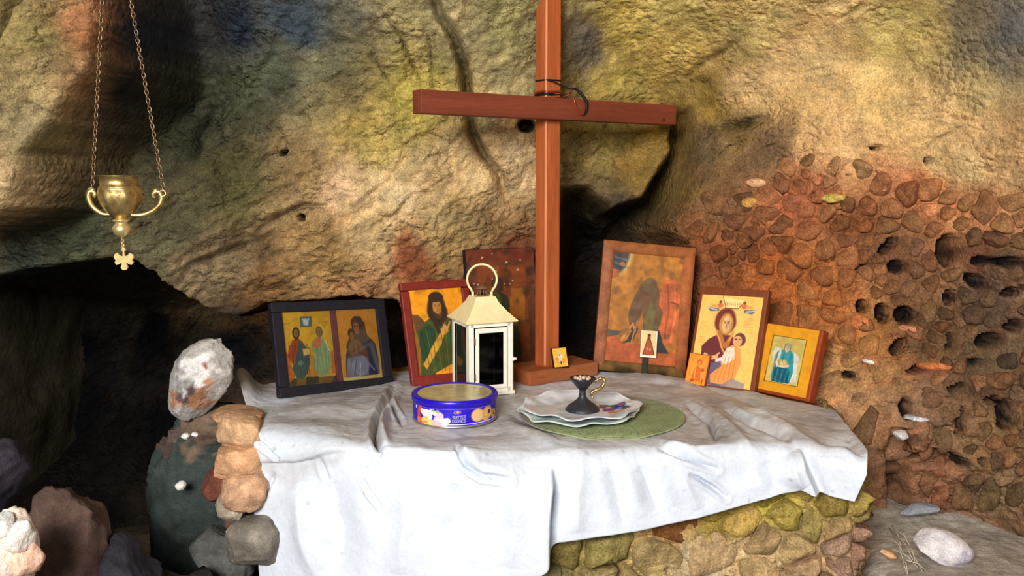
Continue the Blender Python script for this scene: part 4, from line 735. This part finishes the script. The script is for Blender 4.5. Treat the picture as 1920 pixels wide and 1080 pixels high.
# --- the white lantern
la = thing('lantern', 'cream metal candle lantern with glass sides and a ring handle, behind the blue tin', 'lantern', (-.072, 2.115, Z0 + .001), Matrix.Rotation(R(23), 3, 'Z'))
w_ = .057; hb = .180
MB().box((0, 0, .007), (.122, .122, .008), .0015).build('base_plate', CREAMW, la); 
for sx, sy in ((-1, -1), (1, -1), (-1, 1), (1, 1)):
    MB().box((sx * (w_ - .007), sy * (w_ - .0008), .094), (.014, .0016, .166)).box((sx * (w_ - .0008), sy * (w_ - .007), .094), (.0016, .014, .166)).build('corner_post', CREAMW, la)
    MB().box((sx * .052, sy * .052, .0015), (.01, .01, .003)).build('foot', CREAMW, la)
for k in range(4):
    M4 = Matrix.Rotation(R(90 * k), 3, 'Z'); [MB().box(M4 @ Vector((0, -w_ + .0008, zq)), (.100, .0016, .010), 0, M4).build('side_rail', CREAMW, la) for zq in (.1735, .0155)]
    if k: MB().box(M4 @ Vector((0, -w_ + .004, .094)), (.100, .0012, .156), 0, M4).build('glass_pane', DARKGLASS, la)
dr = MB()
for c, d in (((0, -w_ - .0022, .1605), (.080, .004, .011)), ((0, -w_ - .0022, .0245), (.080, .004, .009)), ((-.0355, -w_ - .0022, .0925), (.009, .004, .128)), ((.0355, -w_ - .0022, .0925), (.009, .004, .128))): dr.box(c, d, .0006)
dro = dr.build('door', CREAMW, la); MB().box((0, -w_ - .001, .0925), (.064, .001, .128)).build('door_glass', DARKGLASS, dro)
MB().box((.054, -w_ - .002, .088), (.008, .004, .010), .001).tube([(.058, -w_ - .002, .088), (.064, -w_ - .004, .088)], .003, 8).build('latch', CREAMW, la)
for zz_ in (.05, .135): MB().tube([(-.041, -w_ - .003, zz_ - .008), (-.041, -w_ - .003, zz_ + .008)], .002, 8).build('hinge', RUST, la)
# roof with gently sagging slopes
prof = [(.0655, .1785), (.0665, .181), (.060, .187), (.045, .2035), (.031, .222), (.0245, .236)]; V = []; Fs = []
for r_, z_ in prof: V += [(-r_, -r_, z_), (r_, -r_, z_), (r_, r_, z_), (-r_, r_, z_)]
for i in range(len(prof) - 1):
    for k in range(4): Fs.append((i * 4 + k, i * 4 + (k + 1) % 4, (i + 1) * 4 + (k + 1) % 4, (i + 1) * 4 + k))
Fs += [tuple(4 * (len(prof) - 1) + k for k in range(4)), (3, 2, 1, 0)]
MB().add(V, Fs).build('roof', CREAM, la)
ch = MB().lathe([(0, .236), (.0125, .236), (.0125, .2385), (.0095, .2385)], 20)
for k in range(8): a_ = k / 8 * 2 * math.pi; ch.tube([(.0105 * math.cos(a_), .0105 * math.sin(a_), .2375), (.0105 * math.cos(a_), .0105 * math.sin(a_), .2535)], .0018, 6)
ch.lathe([(.0, .2535), (.0125, .2535), (.0165, .2525), (.015, .2555), (.008, .2595), (0, .261)], 24); ch.build('chimney', RUST, la, label='slotted vent, darkened by smoke')
MB().lathe([(0, .238), (.007, .238), (.007, .2535), (0, .2535)], 12).build('chimney_core', BLACKCORD, la)
a_ = np.linspace(-2.42, 2.42, 40); Mr = Matrix.Rotation(R(-23), 3, 'Z'); MB().tube([Mr @ Vector((.0355 * math.sin(q), 0, .2755 + .036 * math.cos(q) + (.0 if abs(q) < 2.3 else -.003))) for q in a_], .0029, 8).build('ring_handle', CREAM, la)
for s_ in (-1, 1): MB().box(Mr @ Vector((s_ * .0225, 0, .2395)), (.006, .008, .012), .001, Mr).build('handle_lug', CREAM, la)

# --- blue biscuit tin
tin = thing('biscuit_tin', 'round blue cookie tin with gold top and printed flowers, before the lantern', 'tin', (-.1235, 1.872, Z0 + .004))
rt, ht = .0905, .056; nu, nv = 900, 130; th = np.linspace(0, 2 * np.pi, nu, endpoint=False); zc = np.linspace(.003, ht - .012, nv); TH, ZC = np.meshgrid(th, zc)
ax = (TH + np.pi) % (2 * np.pi) - np.pi; X_ = ax * rt; Yv = ZC; c = np.ones(TH.shape + (3,)) * np.array((40, 14, 186.)); wob = fbm(np.stack([X_, Yv, 0 * X_], -1), 140, 3, 301) * .0016
def pt(m, col, a=1):
    global c; m = np.clip(m, 0, 1)[..., None] * a; c = c * (1 - m) + m * np.array(col, float)
def pe(x, y, rx, ry, col, a=1): pt(sstep(1.15, .85, np.hypot((X_ + wob - x) / rx, (Yv + wob - y) / ry)), col, a)
def px_(s): return math.asin(max(-.999, min(.999, s))) * rt          # across the front as seen
pt(sstep(.0006, .0002, np.abs(Yv - .0395)), (150, 140, 230), .8); pt(sstep(.0046, .0040, Yv) , (214, 196, 190), .9); pt((X_ > px_(-.15)) * sstep(.0012, .0006, np.abs(Yv - .0075)), (226, 220, 240))
for x, y, rx, ry, col in [(-.80,.020,.006,.016,(206,64,54)),(-.76,.034,.007,.007,(222,90,80)),(-.80,.010,.007,.007,(230,110,60)),(-.60,.026,.012,.011,(240,236,236)),(-.70,.030,.006,.007,(236,226,230)),(-.48,.032,.007,.006,(226,222,230)),(-.40,.030,.006,.006,(210,214,200)),(-.62,.010,.016,.010,(240,190,80)),(-.50,.009,.012,.008,(240,206,110)),(-.66,.006,.010,.005,(230,140,60)),(-.30,.016,.013,.011,(240,196,214)),(-.20,.012,.011,.009,(246,216,226)),(-.28,.027,.008,.007,(236,190,210)),(-.12,.016,.008,.006,(248,230,236)),(-.36,.008,.013,.006,(246,176,186)),(-.86,.036,.003,.003,(240,240,250)),(-.52,.021,.006,.005,(250,250,246)),(-.33,.0345,.004,.004,(150,170,130)),(-.44,.036,.004,.003,(140,160,120))]: pe(px_(x), y, rx, ry, col)
for x, y in [(-.60, .026), (-.30, .016), (-.62, .010), (-.2, .012)]:
    for k in range(6): q = k * 1.05; pe(px_(x) + .006 * math.cos(q), y + .005 * math.sin(q), .0022, .0016, (250, 214, 190) if y < .02 else (214, 206, 216), .6)
for k in range(9): q = k * .7; pe(px_(.12) + .006 * math.cos(q), .0335 + .0035 * math.sin(q), .0016, .0012, (196, 150, 170), .8)
pe(px_(.13), .034, .003, .0028, (214, 170, 120), .9)
pe(px_(.59), .024, .0165, .0145, (222, 172, 106)); pe(px_(.59), .024, .0135, .0115, (232, 188, 124)); pe(px_(.80), .025, .016, .0145, (206, 152, 90)); pe(px_(.80), .025, .0125, .011, (226, 178, 112)); pe(px_(.83), .026, .0045, .0045, (84, 50, 60)); pe(px_(.93), .018, .012, .010, (214, 160, 96)); pe(px_(.93), .018, .004, .0035, (120, 76, 60)); pe(px_(.76), .013, .010, .005, (214, 164, 100))
FONT = {'B': [[(0,0),(0,6),(2.4,6),(3.2,5.2),(3.2,3.9),(2.4,3.1),(0,3.1)],[(2.4,3.1),(3.6,2.4),(3.6,.8),(2.6,0),(0,0)]], 'U': [[(0,6),(0,1),(1,0),(2.6,0),(3.6,1),(3.6,6)]], 'T': [[(0,6),(4,6)],[(2,6),(2,0)]], 'E': [[(3.4,0),(0,0),(0,6),(3.4,6)],[(0,3.1),(2.6,3.1)]], 'R': [[(0,0),(0,6),(2.6,6),(3.5,5.2),(3.5,3.9),(2.6,3.1),(0,3.1)],[(1.8,3.1),(3.6,0)]],
        'C': [[(3.6,5),(2.7,6),(1.2,6),(0,4.8),(0,1.2),(1.2,0),(2.7,0),(3.6,1)]], 'O': [[(1.2,0),(0,1.2),(0,4.8),(1.2,6),(2.6,6),(3.8,4.8),(3.8,1.2),(2.6,0),(1.2,0)]], 'K': [[(0,0),(0,6)],[(3.5,6),(0,2.6)],[(1.2,3.6),(3.7,0)]], 'I': [[(0,0),(0,6)]], 'S': [[(3.4,5.1),(2.5,6),(1,6),(0,5),(0,3.9),(3.4,2.3),(3.4,1),(2.4,0),(.9,0),(0,.9)]]}
def letter_row(txt, x, y, h):
    sc = h / 6
    for chx in txt:
        wch = 1.5 if chx == 'I' else 5.2
        for st_ in FONT[chx]: d, _, _ = seg_dist(X_, Yv, [(x + a_ * sc, y + b_ * sc) for a_, b_ in st_]); pt(sstep(.00062, .0003, d), (196, 186, 214), .95)
        x += wch * sc
letter_row('BUTTER', px_(.02), .0205, .0054); letter_row('COOKIES', px_(.0), .0125, .0054)
# seams of the label face the camera (-y): rotate so that angle 0 looks at -y
bx_ = rt * np.sin(ax); by_ = -rt * np.cos(ax); bulge = 0
link('tin_body', mesh_np('tin_body', np.stack([bx_, by_, ZC], -1), grid_faces(nv, nu, True), lin(np.clip(c, 0, 255))), TINP, tin)
MB().lathe([(.0, .0012), (rt - .004, .0012), (rt - .001, 0), (rt + .0012, .0012), (rt + .0008, .0035), (rt - .0005, .004)], 96).build('base_rim', STEEL, tin)
MB().lathe([(rt, ht - .0125), (rt + .0022, ht - .0120), (rt + .0026, ht - .006), (rt + .0024, ht - .002), (rt + .0005, ht + .0006), (rt - .003, ht + .0008), (rt - .008, ht - .0012), (rt - .0105, ht - .0015)], 96).build('lid_rim', BLUE, tin)
MB().lathe([(rt - .0103, ht - .0014), (rt - .014, ht - .0020), (rt - .03, ht - .0012), (.02, ht - .0008), (0, ht - .0008)], 96).build('lid_top', TINTOP, tin, label='dusty gold lid top')

# --- woven mat, plates and incense cup
def disc(name, R0, prof, colf, mat, parent, nr=90, nt=160, outline=None, conform=None):
    r, th = np.meshgrid(np.linspace(0.0, 1, nr), np.linspace(0, 2 * np.pi, nt, endpoint=False), indexing='ij'); o = outline(th) if outline else 1.; x, y = R0 * r * o * np.cos(th), R0 * r * o * np.sin(th); z = prof(r, th)
    if conform is not None: z = z + conform(x, y)
    Vt = np.stack([x, y, z], -1); ob = link(name, mesh_np(name, Vt, grid_faces(nr, nt, True), np.clip(colf(r, th, x, y), .005, .9)), mat, parent); so = ob.modifiers.new('thickness', 'SOLIDIFY'); so.thickness = .0022; so.offset = -1; return ob
cm = at_z(1128, 778, Z0 + .006); mat_t = None
def mat_z(x, y):
    d = np.maximum(0, 1.735 - (y + cm[1])); return -.9 * d * d / .06 * .5
mz0 = cloth_zmax(cm[0], cm[1], .13) + .0035
ringsN = 30
m1 = disc('placemat', .178, lambda r, th: .0011 * np.abs(np.sin(r * ringsN * math.pi)) + .0008 * np.sin(th * 60 + r * 400) * (r < .98), lambda r, th, x, y: (lin((150, 160, 116)) * (1 + .2 * fbm(np.stack([x, y, 0 * x], -1), 40, 4, 311))[..., None]) * (1 - (k_d := sstep(-.45, .5, (y * .75 - x * .55) / .178 + .35 * fbm(np.stack([x, y, 0 * x], -1), 16, 4, 312))))[..., None] + k_d[..., None] * lin((150, 138, 126)), MATM, None, 150, 220, None, mat_z)
m1.location = (cm[0], cm[1], mz0); m1['label'] = 'round green woven placemat on the cloth, under the plates'; m1['category'] = 'placemat'
scal = lambda k, a_: (lambda th: 1 + a_ * np.cos(th * k) + a_ * .5 * np.cos(th * k * 2 + .6) + .012 * np.cos(3 * th + 1))
def plate_prof(h): return lambda r, th: h * sstep(.52, .98, r) ** 1.2 + .0012 * np.exp(-((r - .97) / .02) ** 2) + .0028 * sstep(.7, 1, r) * np.cos(th * 9)
zp = mz0 + .004
cp0 = at_z(1083, 777, zp); g0 = disc('under_plate', .127, plate_prof(.010), lambda r, th, x, y: np.ones(r.shape + (3,)), GREENGLASS, None, 60, 200, scal(8, .03))
g0.location = (cp0[0], cp0[1], zp); g0['label'] = 'pale green glazed plate beneath the white flowered plate'; g0['category'] = 'plate'
def plate_col(r, th, x, y):
    c = np.ones(r.shape + (3,)) * lin((226, 230, 234)); N_ = fbm(np.stack([x, y, 0 * x], -1), 45, 4, 321); dst = sstep(-.3, .5, N_) * (r < .8); c = c * (1 - .35 * dst)[..., None] + .35 * dst[..., None] * lin((168, 160, 158)); wb = .004 * fbm(np.stack([x, y, 0 * x], -1), 120, 3, 322)
    for bx, by, rx, ry, col in [(.062,-.004,.014,.012,(86,52,110)),(.055,-.014,.010,.008,(120,60,120)),(.084,.008,.018,.014,(38,62,160)),(.088,.002,.008,.007,(120,150,220)),(.080,-.026,.015,.010,(214,136,76)),(.086,-.020,.008,.006,(236,180,110)),(.066,-.028,.010,.008,(206,110,80)),(.098,-.008,.010,.016,(70,104,60)),(.070,.022,.014,.008,(66,96,60)),(.094,.024,.010,.010,(150,90,120)),(.050,.018,.009,.014,(70,86,74)),(.052,.03,.012,.008,(96,104,96))]:
        m = sstep(1.2, .8, np.hypot((x + wb - bx) / rx, (y + wb - by) / ry)); c = c * (1 - m)[..., None] + m[..., None] * lin(col)
    m = sstep(.012, .006, np.abs(r - .985)) * .5; c = c * (1 - m)[..., None] + m[..., None] * lin((130, 140, 150)); m = sstep(.008, .004, np.abs(r - .86)) * .35; return c * (1 - m)[..., None] + m[..., None] * lin((150, 156, 166))
cp1 = at_z(1088, 769, zp + .005); g1 = disc('flowered_plate', .127, plate_prof(.013), plate_col, CHINA, None, 130, 260, scal(7, .035)); g1.location = (cp1[0], cp1[1], zp + .005); g1['label'] = 'white scalloped china plate with painted flowers under the incense cup'; g1['category'] = 'plate'
ib0 = zp + .006; pc = at_z(1092, 770, ib0)
cup = thing('incense_cup', 'dark pewter incense cup on a flared foot with a brass scroll handle', 'cup', (pc[0], pc[1], ib0))
MB().lathe([(0, 0), (.036, 0), (.0375, .002), (.036, .006), (.030, .012), (.020, .019), (.012, .026), (.0085, .031), (.0075, .036)], 48).build('flared_foot', PEWTER, cup)
MB().lathe([(.0075, .035), (.0078, .037), (.0068, .041), (.0075, .046), (.0095, .049)], 32).build('stem', PEWTER, cup)
MB().lathe([(.0, .047), (.0095, .048), (.016, .056), (.0225, .064), (.0265, .0695), (.028, .0725), (.027, .0735), (.0245, .0712), (.018, .0685), (0, .067)], 48).build('bowl', PEWTER, cup)
hp = [(.024, .066), (.030, .066), (.036, .071), (.043, .073), (.0475, .069), (.047, .061), (.043, .053), (.035, .047), (.026, .045), (.0205, .042), (.019, .036), (.0205, .030), (.024, .028)]
sm_h = np.stack([np.convolve(np.pad(np.interp(np.linspace(0, len(hp) - 1, 70), range(len(hp)), [q[j] for q in hp]), 4, 'edge'), np.ones(9) / 9, 'valid') for j in (0, 1)], -1)
MB().tube([(q[0], 0, q[1]) for q in sm_h], [.0022 + .0016 * math.sin(math.pi * i / 69) + .0006 * math.sin(i * .6) for i in range(70)], 10).build('scroll_handle', BRASS, cup, label='gilt brass scroll handle')
import bmesh
def rock_mesh(name, seed, rad, sub=3, cuts=9, jag=.12, colf=None, flat=False, chip=1, boxy=1):
    bm = bmesh.new(); bmesh.ops.create_icosphere(bm, subdivisions=sub, radius=1); P = np.array([v.co[:] for v in bm.verts]); r_ = np.random.default_rng(seed)
    for k in range(cuts):
        nn = r_.normal(size=3); nn /= np.linalg.norm(nn); d0 = r_.uniform(.62, .9); s_ = P @ nn - d0; P = P - np.maximum(s_, 0)[:, None] * nn * .92
    P = P * (1 + jag * fbm(P + seed * 3.1, 1.7, 4, seed))[:, None]
    if sub > 3: f1, _ = facets(P + .12 * fbm(P, 3, 2, seed + 1)[:, None], 2.1, seed); f2, _ = facets(P + .05 * fbm(P, 6, 2, seed + 2)[:, None], 5.5, seed + 1); P = P * (1 + chip * (.09 * f1 + .045 * f2))[:, None]
    if boxy != 1: P = np.sign(P) * np.abs(P) ** boxy
    P = P * np.array(rad)
    Fs = [[v.index for v in f.verts] for f in bm.faces]; bm.free(); return mesh_np(name, P, Fs, colf(P) if colf else None, not flat)
lump = rock_mesh('incense_lump', 5, (.0052, .0045, .0038), 2, 6, .2, lambda P: np.ones((len(P), 3)) * lin((226, 200, 180)), True)
lump2 = rock_mesh('incense_lump', 8, (.0048, .0048, .0036), 2, 6, .2, lambda P: np.ones((len(P), 3)) * lin((206, 160, 130)), True)
for k in range(10):
    a_ = k * 2.4; rr_ = .0165 * math.sqrt((k + .4) / 10); me = lump if k % 3 else lump2
    o = link('incense_lump', me, STONEC, None, label='small pale lump of incense lying in the pewter cup', category='incense', group='lumps of incense in the cup'); o.location = (pc[0] + rr_ * math.cos(a_), pc[1] + rr_ * math.sin(a_), ib0 + .0715 + .002 * (k < 4)); o.rotation_euler = (k, k * 2, k * 3)

# --- hanging oil lamp
def on(px, py, y=1.60): return Vector(at_y(px, py, y))
c0 = on(224, 352); lamp = thing('hanging_oil_lamp', 'small brass oil lamp hanging on chains before the dark rock at left', 'lamp', c0)
sc = (on(262, 352) - on(187, 352)).x / 2           # half width of the cup
k = sc
MB().lathe([(.93*k, .62*k), (1.0*k, .60*k), (1.0*k, .57*k), (.90*k, .54*k), (.90*k, .08*k), (.98*k, .04*k), (.98*k, -.02*k)], 48).lathe([(.86*k, .60*k), (.84*k, .0)], 48).build('collar', BRASS, lamp)
body = MB().lathe([(.98*k, -.02*k), (1.02*k, -.06*k), (1.0*k, -.12*k), (1.02*k, -.3*k), (.99*k, -.55*k), (.88*k, -.85*k), (.74*k, -1.10*k), (.54*k, -1.32*k), (.36*k, -1.46*k), (.26*k, -1.55*k)], 72)
for i, (x, y, z) in enumerate(body.v):                    # chased leaves round the bowl
    a_ = math.atan2(y, x); q = math.hypot(x, y); e = .045 * math.sin(a_ * 6) * math.exp(-((z / k + .6) / .35) ** 2) + .018 * math.cos(a_ * 12 + z / k * 5) * math.exp(-((z / k + .5) / .4) ** 2); body.v[i] = (x * (1 + e), y * (1 + e), z)
body.build('bowl', BRASS, lamp)
MB().lathe([(.26*k, -1.54*k), (.40*k, -1.60*k), (.42*k, -1.66*k), (.28*k, -1.74*k), (.30*k, -1.80*k), (.43*k, -1.95*k), (.45*k, -2.12*k), (.36*k, -2.32*k), (.16*k, -2.46*k), (.05*k, -2.52*k), (0, -2.52*k)], 40).build('knob_finial', BRASSL, lamp, label='bright round knob under the bowl')
for j, ad in enumerate((188, 8)):
    ca_, sa_ = math.cos(R(ad)), math.sin(R(ad)); pts = [(.36, -1.34), (.9, -1.40), (1.35, -1.28), (1.75, -1.05), (2.0, -.70), (2.03, -.35), (1.86, -.16), (1.62, -.25), (1.58, -.45), (1.72, -.52)]
    if j == 0: pts = [(a * .86 if a > 1 else a, b + .04) for a, b in pts]; pts = [(min(a, 1.36) if 0 else a * .86, b) for a, b in pts]
    ss = np.stack([np.interp(np.linspace(0, len(pts) - 1, 46), range(len(pts)), [q[m] for q in pts]) for m in (0, 1)], -1); ss = np.stack([np.convolve(np.pad(ss[:, m], 3, 'edge'), np.ones(7) / 7, 'valid') for m in (0, 1)], -1)
    arm = MB().tube([(q[0]*k*ca_, q[0]*k*sa_, q[1]*k) for q in ss], [k * (.10 + .05 * math.sin(i / 45 * math.pi)) for i in range(46)], 8)
    tp = ss[int(len(ss) * .62)]; arm.build('scroll_arm', BRASS, lamp); MB().lathe([(0, .12*k), (.11*k, .06*k), (.13*k, -.02*k), (.08*k, -.1*k)], 12, (tp[0]*k*ca_*.9, tp[0]*k*sa_*.9, (tp[1] + .1)*k)).build('arm_leaf', BRASSL, lamp)
def chain(pts, n, ln, wr, mat, nm='chain'):
    P = [Vector(q) for q in pts]; L_ = [0]
    for a_, b_ in zip(P, P[1:]): L_.append(L_[-1] + (b_ - a_).length)
    mb = MB(); 
    for i in range(n):
        t_ = (i + .5) / n * L_[-1]; j = max(q for q in range(len(L_) - 1) if L_[q] <= t_); u = (t_ - L_[j]) / (L_[j + 1] - L_[j]); c = P[j].lerp(P[j + 1], u); T_2 = (P[j + 1] - P[j]).normalized(); s1 = T_2.cross(Vector((0, 1, .01))).normalized(); s2 = T_2.cross(s1)
        side = s1 if i % 2 else s2; hl = ln / 2
        mb.tube([c + T_2 * (hl * math.cos(q)) + side * (ln * .30 * math.sin(q)) for q in np.linspace(0, 2 * math.pi, 9)[:-1]], wr, 4, closed=True)
    return mb
hook = on(203, -250); hk = hook - c0
for j, (a_, b_) in enumerate((((173, 354), None), ((307, 358), None))):
    s0 = on(*a_) - c0
    end = hk; n_ = int((end - s0).length / .0074); cm_ = chain([s0, s0.lerp(end, .5) + Vector((0, 0, -.006)), end], n_, .0104, .00085, CHAINM); co_ = cm_.build('chain', CHAINM, lamp); co_['kind'] = 'stuff'
    MB().tube([s0 + Vector((.0055 * math.sin(q), -.006, .0055 * math.cos(q) - .004)) for q in np.linspace(0, 2 * math.pi, 15)[:-1]], .0013, 6, closed=True).build('chain_ring', BRASSL, lamp)
pn = chain([(0, 0, -2.48*k), (.02*k, 0, -3.1*k)], 5, .0075, .0009, BRASS).build('pendant_chain', BRASSL, lamp); pn['kind'] = 'stuff'
def trefoil(kk):
    P = [(-.06, .95), (-.20, 1.02), (-.16, 1.2), (0, 1.3), (.16, 1.2), (.20, 1.02), (.06, .95), (.10, .42), (.40, .55), (.62, .78), (.88, .62), (.96, .30), (.80, .04), (.90, -.16), (.76, -.40), (.52, -.36), (.34, -.22), (.22, -.30), (.34, -.66), (.22, -.86), (0, -.92), (-.22, -.86), (-.34, -.66), (-.22, -.30), (-.34, -.22), (-.52, -.36), (-.76, -.40), (-.90, -.16), (-.80, .04), (-.96, .30), (-.88, .62), (-.62, .78), (-.40, .55), (-.10, .42)]
    return [(a * kk, b * kk) for a, b in P]
tf = trefoil(.52 * k); zz_ = -3.66 * k; V = [(x + .05*k, -.001 - .002, z + zz_) for x, z in tf]; MB().prism([(x + .05*k, z + zz_) for x, z in tf], -.0022, .0022).build('cross_pendant', BRASSL, lamp, label='small flared brass cross hanging below')
MB().tube([hk + Vector((0, 0, -.002)), hk + Vector((.006, 0, .012)), hk + Vector((.002, 0, .03)), hk + Vector((0, 0, 2.30 - hook.z))], .003, 8).build('ceiling_hook', IRON, lamp)

# ------------------------------------------------------------------ rocks
def blob(name, c, rad, seed, mat, sub=5, cuts=10, jag=.22, colf=None, rot=(0, 0, 0), chip=.6, boxy=1, **kw):
    o = link(name, rock_mesh(name, seed, rad, sub, cuts, jag, colf, False, chip, boxy), mat, None, **kw); o.location = c; o.rotation_euler = rot; return o
def patches(spec, base, seed, var=.35, sc=14):
    def f(P):
        c = np.ones((len(P), 3)) * lin(base); wP = P + .06 * np.stack([fbm(P, 34, 5, seed + j) for j in range(3)], -1)
        for (x, y, z, r, col) in spec: m = sstep(1.15, .8, np.sqrt((wP[:, 0] - x) ** 2 + (wP[:, 1] - y) ** 2 * .3 + (wP[:, 2] - z) ** 2) / r); c = c * (1 - m)[:, None] + m[:, None] * lin(col)
        return np.clip(c * (1 + var * fbm(P, sc, 4, seed))[:, None], .005, .88)
    return f
lg = at_z(352, 790, .825); ld = blob('rock_ledge', (-.665, lg[1] + .13, .545), (.155, .19, .285), 31, STONEC, 6, 9, .16, patches([(.10, -.15, .26, .05, (156, 124, 96)), (-.02, -.15, .27, .05, (120, 98, 80)), (-.10, -.15, .25, .04, (96, 78, 72)), (.09, -.17, .1, .03, (126, 74, 56)), (.06, -.16, .16, .03, (92, 98, 84))], (56, 64, 60), 31, .55, 22), boxy=.62, chip=.9, kind='structure')
br = at_y(374, 712, 1.90); blob('rock', br, (.066, .06, .098), 12, STONEC, 5, 13, .06, patches([(-.01, -.05, .03, .036, (232, 226, 220)), (.035, -.05, .055, .02, (226, 218, 210)), (.012, -.05, .062, .015, (160, 78, 50)), (.005, -.05, .05, .012, (150, 76, 50)), (.028, -.05, -.005, .034, (184, 132, 96)), (-.015, -.05, -.05, .032, (166, 118, 90)), (-.01, -.06, -.02, .02, (96, 78, 84)), (-.05, -.03, .0, .022, (150, 146, 146))], (178, 172, 164), 41, .3, 30), (0, R(30), 0), label='big white and rust coloured rock on the left ledge beside the cloth corner', category='rock')
for px, py, yy, rad, sd_i, col, rot in [(452,808,1.80,(.034,.05,.030),51,(196,156,118),.2),(448,862,1.775,(.042,.05,.032),52,(200,152,112),-.1),(462,915,1.76,(.036,.05,.040),53,(196,152,118),.1),(440,945,1.77,(.024,.04,.040),54,(176,160,138),.5),(415,905,1.79,(.024,.04,.034),55,(120,70,54),.2),(480,1010,1.74,(.045,.05,.045),56,(120,112,100),0),(420,1040,1.77,(.05,.05,.05),57,(84,84,80),.3),(440,780,1.84,(.04,.05,.018),58,(170,132,98),.1)]:
    o = link('stone', rock_mesh('stone', sd_i, (rad[0] * 1.45, rad[1], rad[2] * 1.12), 5, 12, .06, patches([(rad[0] * .2, -.05, rad[2] * .4, rad[0] * .5, tuple(min(255, q * 1.15) for q in col))], col, sd_i, .5, 40), chip=.6, boxy=.75), STONEC, altar); o.location = at_y(px, py, yy); o.rotation_euler = (0, rot, 0)
for px, py, yy, r_, lab in [(348,818,1.80,.010,'first'),(365,815,1.80,.008,'second'),(338,910,1.775,.014,'third')]:
    o = link('quartz_chip', rock_mesh('quartz_chip', int(px), (r_, r_, r_ * .8), 2, 8, .2, lambda P: np.ones((len(P), 3)) * lin((226, 220, 214)), True), STONEC, ld); o.matrix_parent_inverse = Matrix.Translation(ld.location).inverted(); o.location = at_y(px, py, yy)
for c, rad, sd_i, base, lab, rot in [(at_y(112, 1035, 1.46), (.075, .10, .115), 61, (88, 68, 60), 'dull brown pointed boulder at the lower left', .1), (at_y(10, 1050, 1.26), (.042, .06, .075), 62, (240, 216, 198), 'brightly lit cream and pink rock in the bottom left corner', 0), (at_y(2, 890, 1.42), (.05, .08, .06), 63, (52, 46, 56), 'purplish rock at the left edge above the cream rock', .4), (at_y(210, 1090, 1.5), (.09, .1, .08), 64, (50, 48, 56), 'low dark boulder right of the pointed brown one', .2)]:
    blob('boulder', c, rad, sd_i, STONEC, 5, 9, .2, patches([(0, -.05, rad[2] * .5, rad[0] * .6, tuple(min(255, q * 1.1) for q in base))], base, sd_i, .4, 18), (0, rot, 0), label=lab, category='boulder')
for j, (px, py, r_) in enumerate([(38, 1002, .022), (48, 1040, .026), (4, 985, .02)]):
    blob('rock', at_y(px, py, 1.24 + .01 * j), (r_, r_ * 1.2, r_ * 1.1), 70 + j, STONEC, 4, 9, .2, patches([], [(244, 226, 214), (236, 186, 160), (240, 236, 230)][j], 70 + j, .3, 50), label=['small pale rock topmost in the bottom left corner pile', 'small pink rock at the right of the bottom left corner pile', 'small white rock at the left edge of the bottom left corner pile'][j], category='rock')
link('rock_shelf', rock_mesh('rock_shelf', 80, (.34, .30, .34), 5, 8, .12), DARKROCK, None, kind='structure').location = (-.74, 1.5, .26)
# raised ground at the lower right with a white stone
ZS = .56
u, v = np.meshgrid(np.linspace(.55, 1.5, 200), np.linspace(1.2, 2.15, 200)); SHP = np.stack([u, v, np.full(u.shape, ZS)], -1); SHP[..., 2] += .012 * fbm(SHP, 9, 5, 331) + .004 * fbm(SHP, 40, 3, 332) + .03 * sstep(1.9, 2.1, v) - .05 * sstep(.80, .68, u)
link('ground_shelf', mesh_np('ground_shelf', SHP, grid_faces(200, 200), np.clip(lin((176, 166, 152)) * (1 + .4 * fbm(SHP, 16, 4, 333))[..., None], .01, .8)), STONEC, None, kind='structure')
MB().box((1.03, 1.7, .27), (.94, .94, .5)).build('ground_shelf_body', DARKROCK, None, kind='structure')
ws = at_z(1762, 1026, ZS + .03); blob('white_stone', ws, (.066, .045, .036), 84, STONEC, 4, 7, .06, patches([(.045, -.03, -.01, .03, (196, 186, 200))], (234, 226, 226), 84, .1, 30), (0, R(14), R(-8)), label='smooth white stone lying on the ground at lower right', category='stone')
oc = at_z(1666, 1040, ZS + .012); blob('stone_chip', oc, (.020, .012, .008), 85, STONEC, 3, 6, .1, patches([], (226, 176, 128), 85, .1), (0, R(28), 0), label='small orange stone chip beside the dry stalks', category='stone')
bs = at_z(1722, 955, ZS + .035); blob('flat_stone', bs, (.046, .03, .014), 86, STONEC, 4, 7, .1, patches([], (156, 160, 166), 86, .2), (0, R(-6), 0), label='flat blue-grey stone lying behind the white stone', category='stone')
wc = at_y(1690, 816, 1.90); blob('plaster_flake', wc, (.020, .02, .013), 87, STONEC, 3, 9, .1, patches([], (214, 210, 206), 87, .1), (0, R(25), 0), label='sharp white flake jutting from the rubble right of the cloth', category='flake')
gs = thing('dry_grass', 'tuft of dry straw stalks on the ground left of the white stone', 'dry grass', at_z(1690, 1010, ZS + .01)); g0_ = Vector(gs.location)
for (a, b, c, d) in [(1668,990,1700,1076),(1672,985,1690,1030),(1676,1000,1712,1050),(1668,1010,1695,1040),(1700,1020,1716,1056),(1684,1010,1730,1072),(1690,1046,1702,1078),(1674,1030,1722,1066),(1680,994,1706,1024),(1698,1050,1740,1074)]:
    A_, B_ = Vector(at_z(a, b, ZS + .035)) - g0_, Vector(at_z(c, d, ZS + .014)) - g0_; MB().tube([A_, A_.lerp(B_, .5) + Vector((.003, 0, .006)), B_], [.0009, .0008, .0005], 5).build('stalk', STRAW, gs)
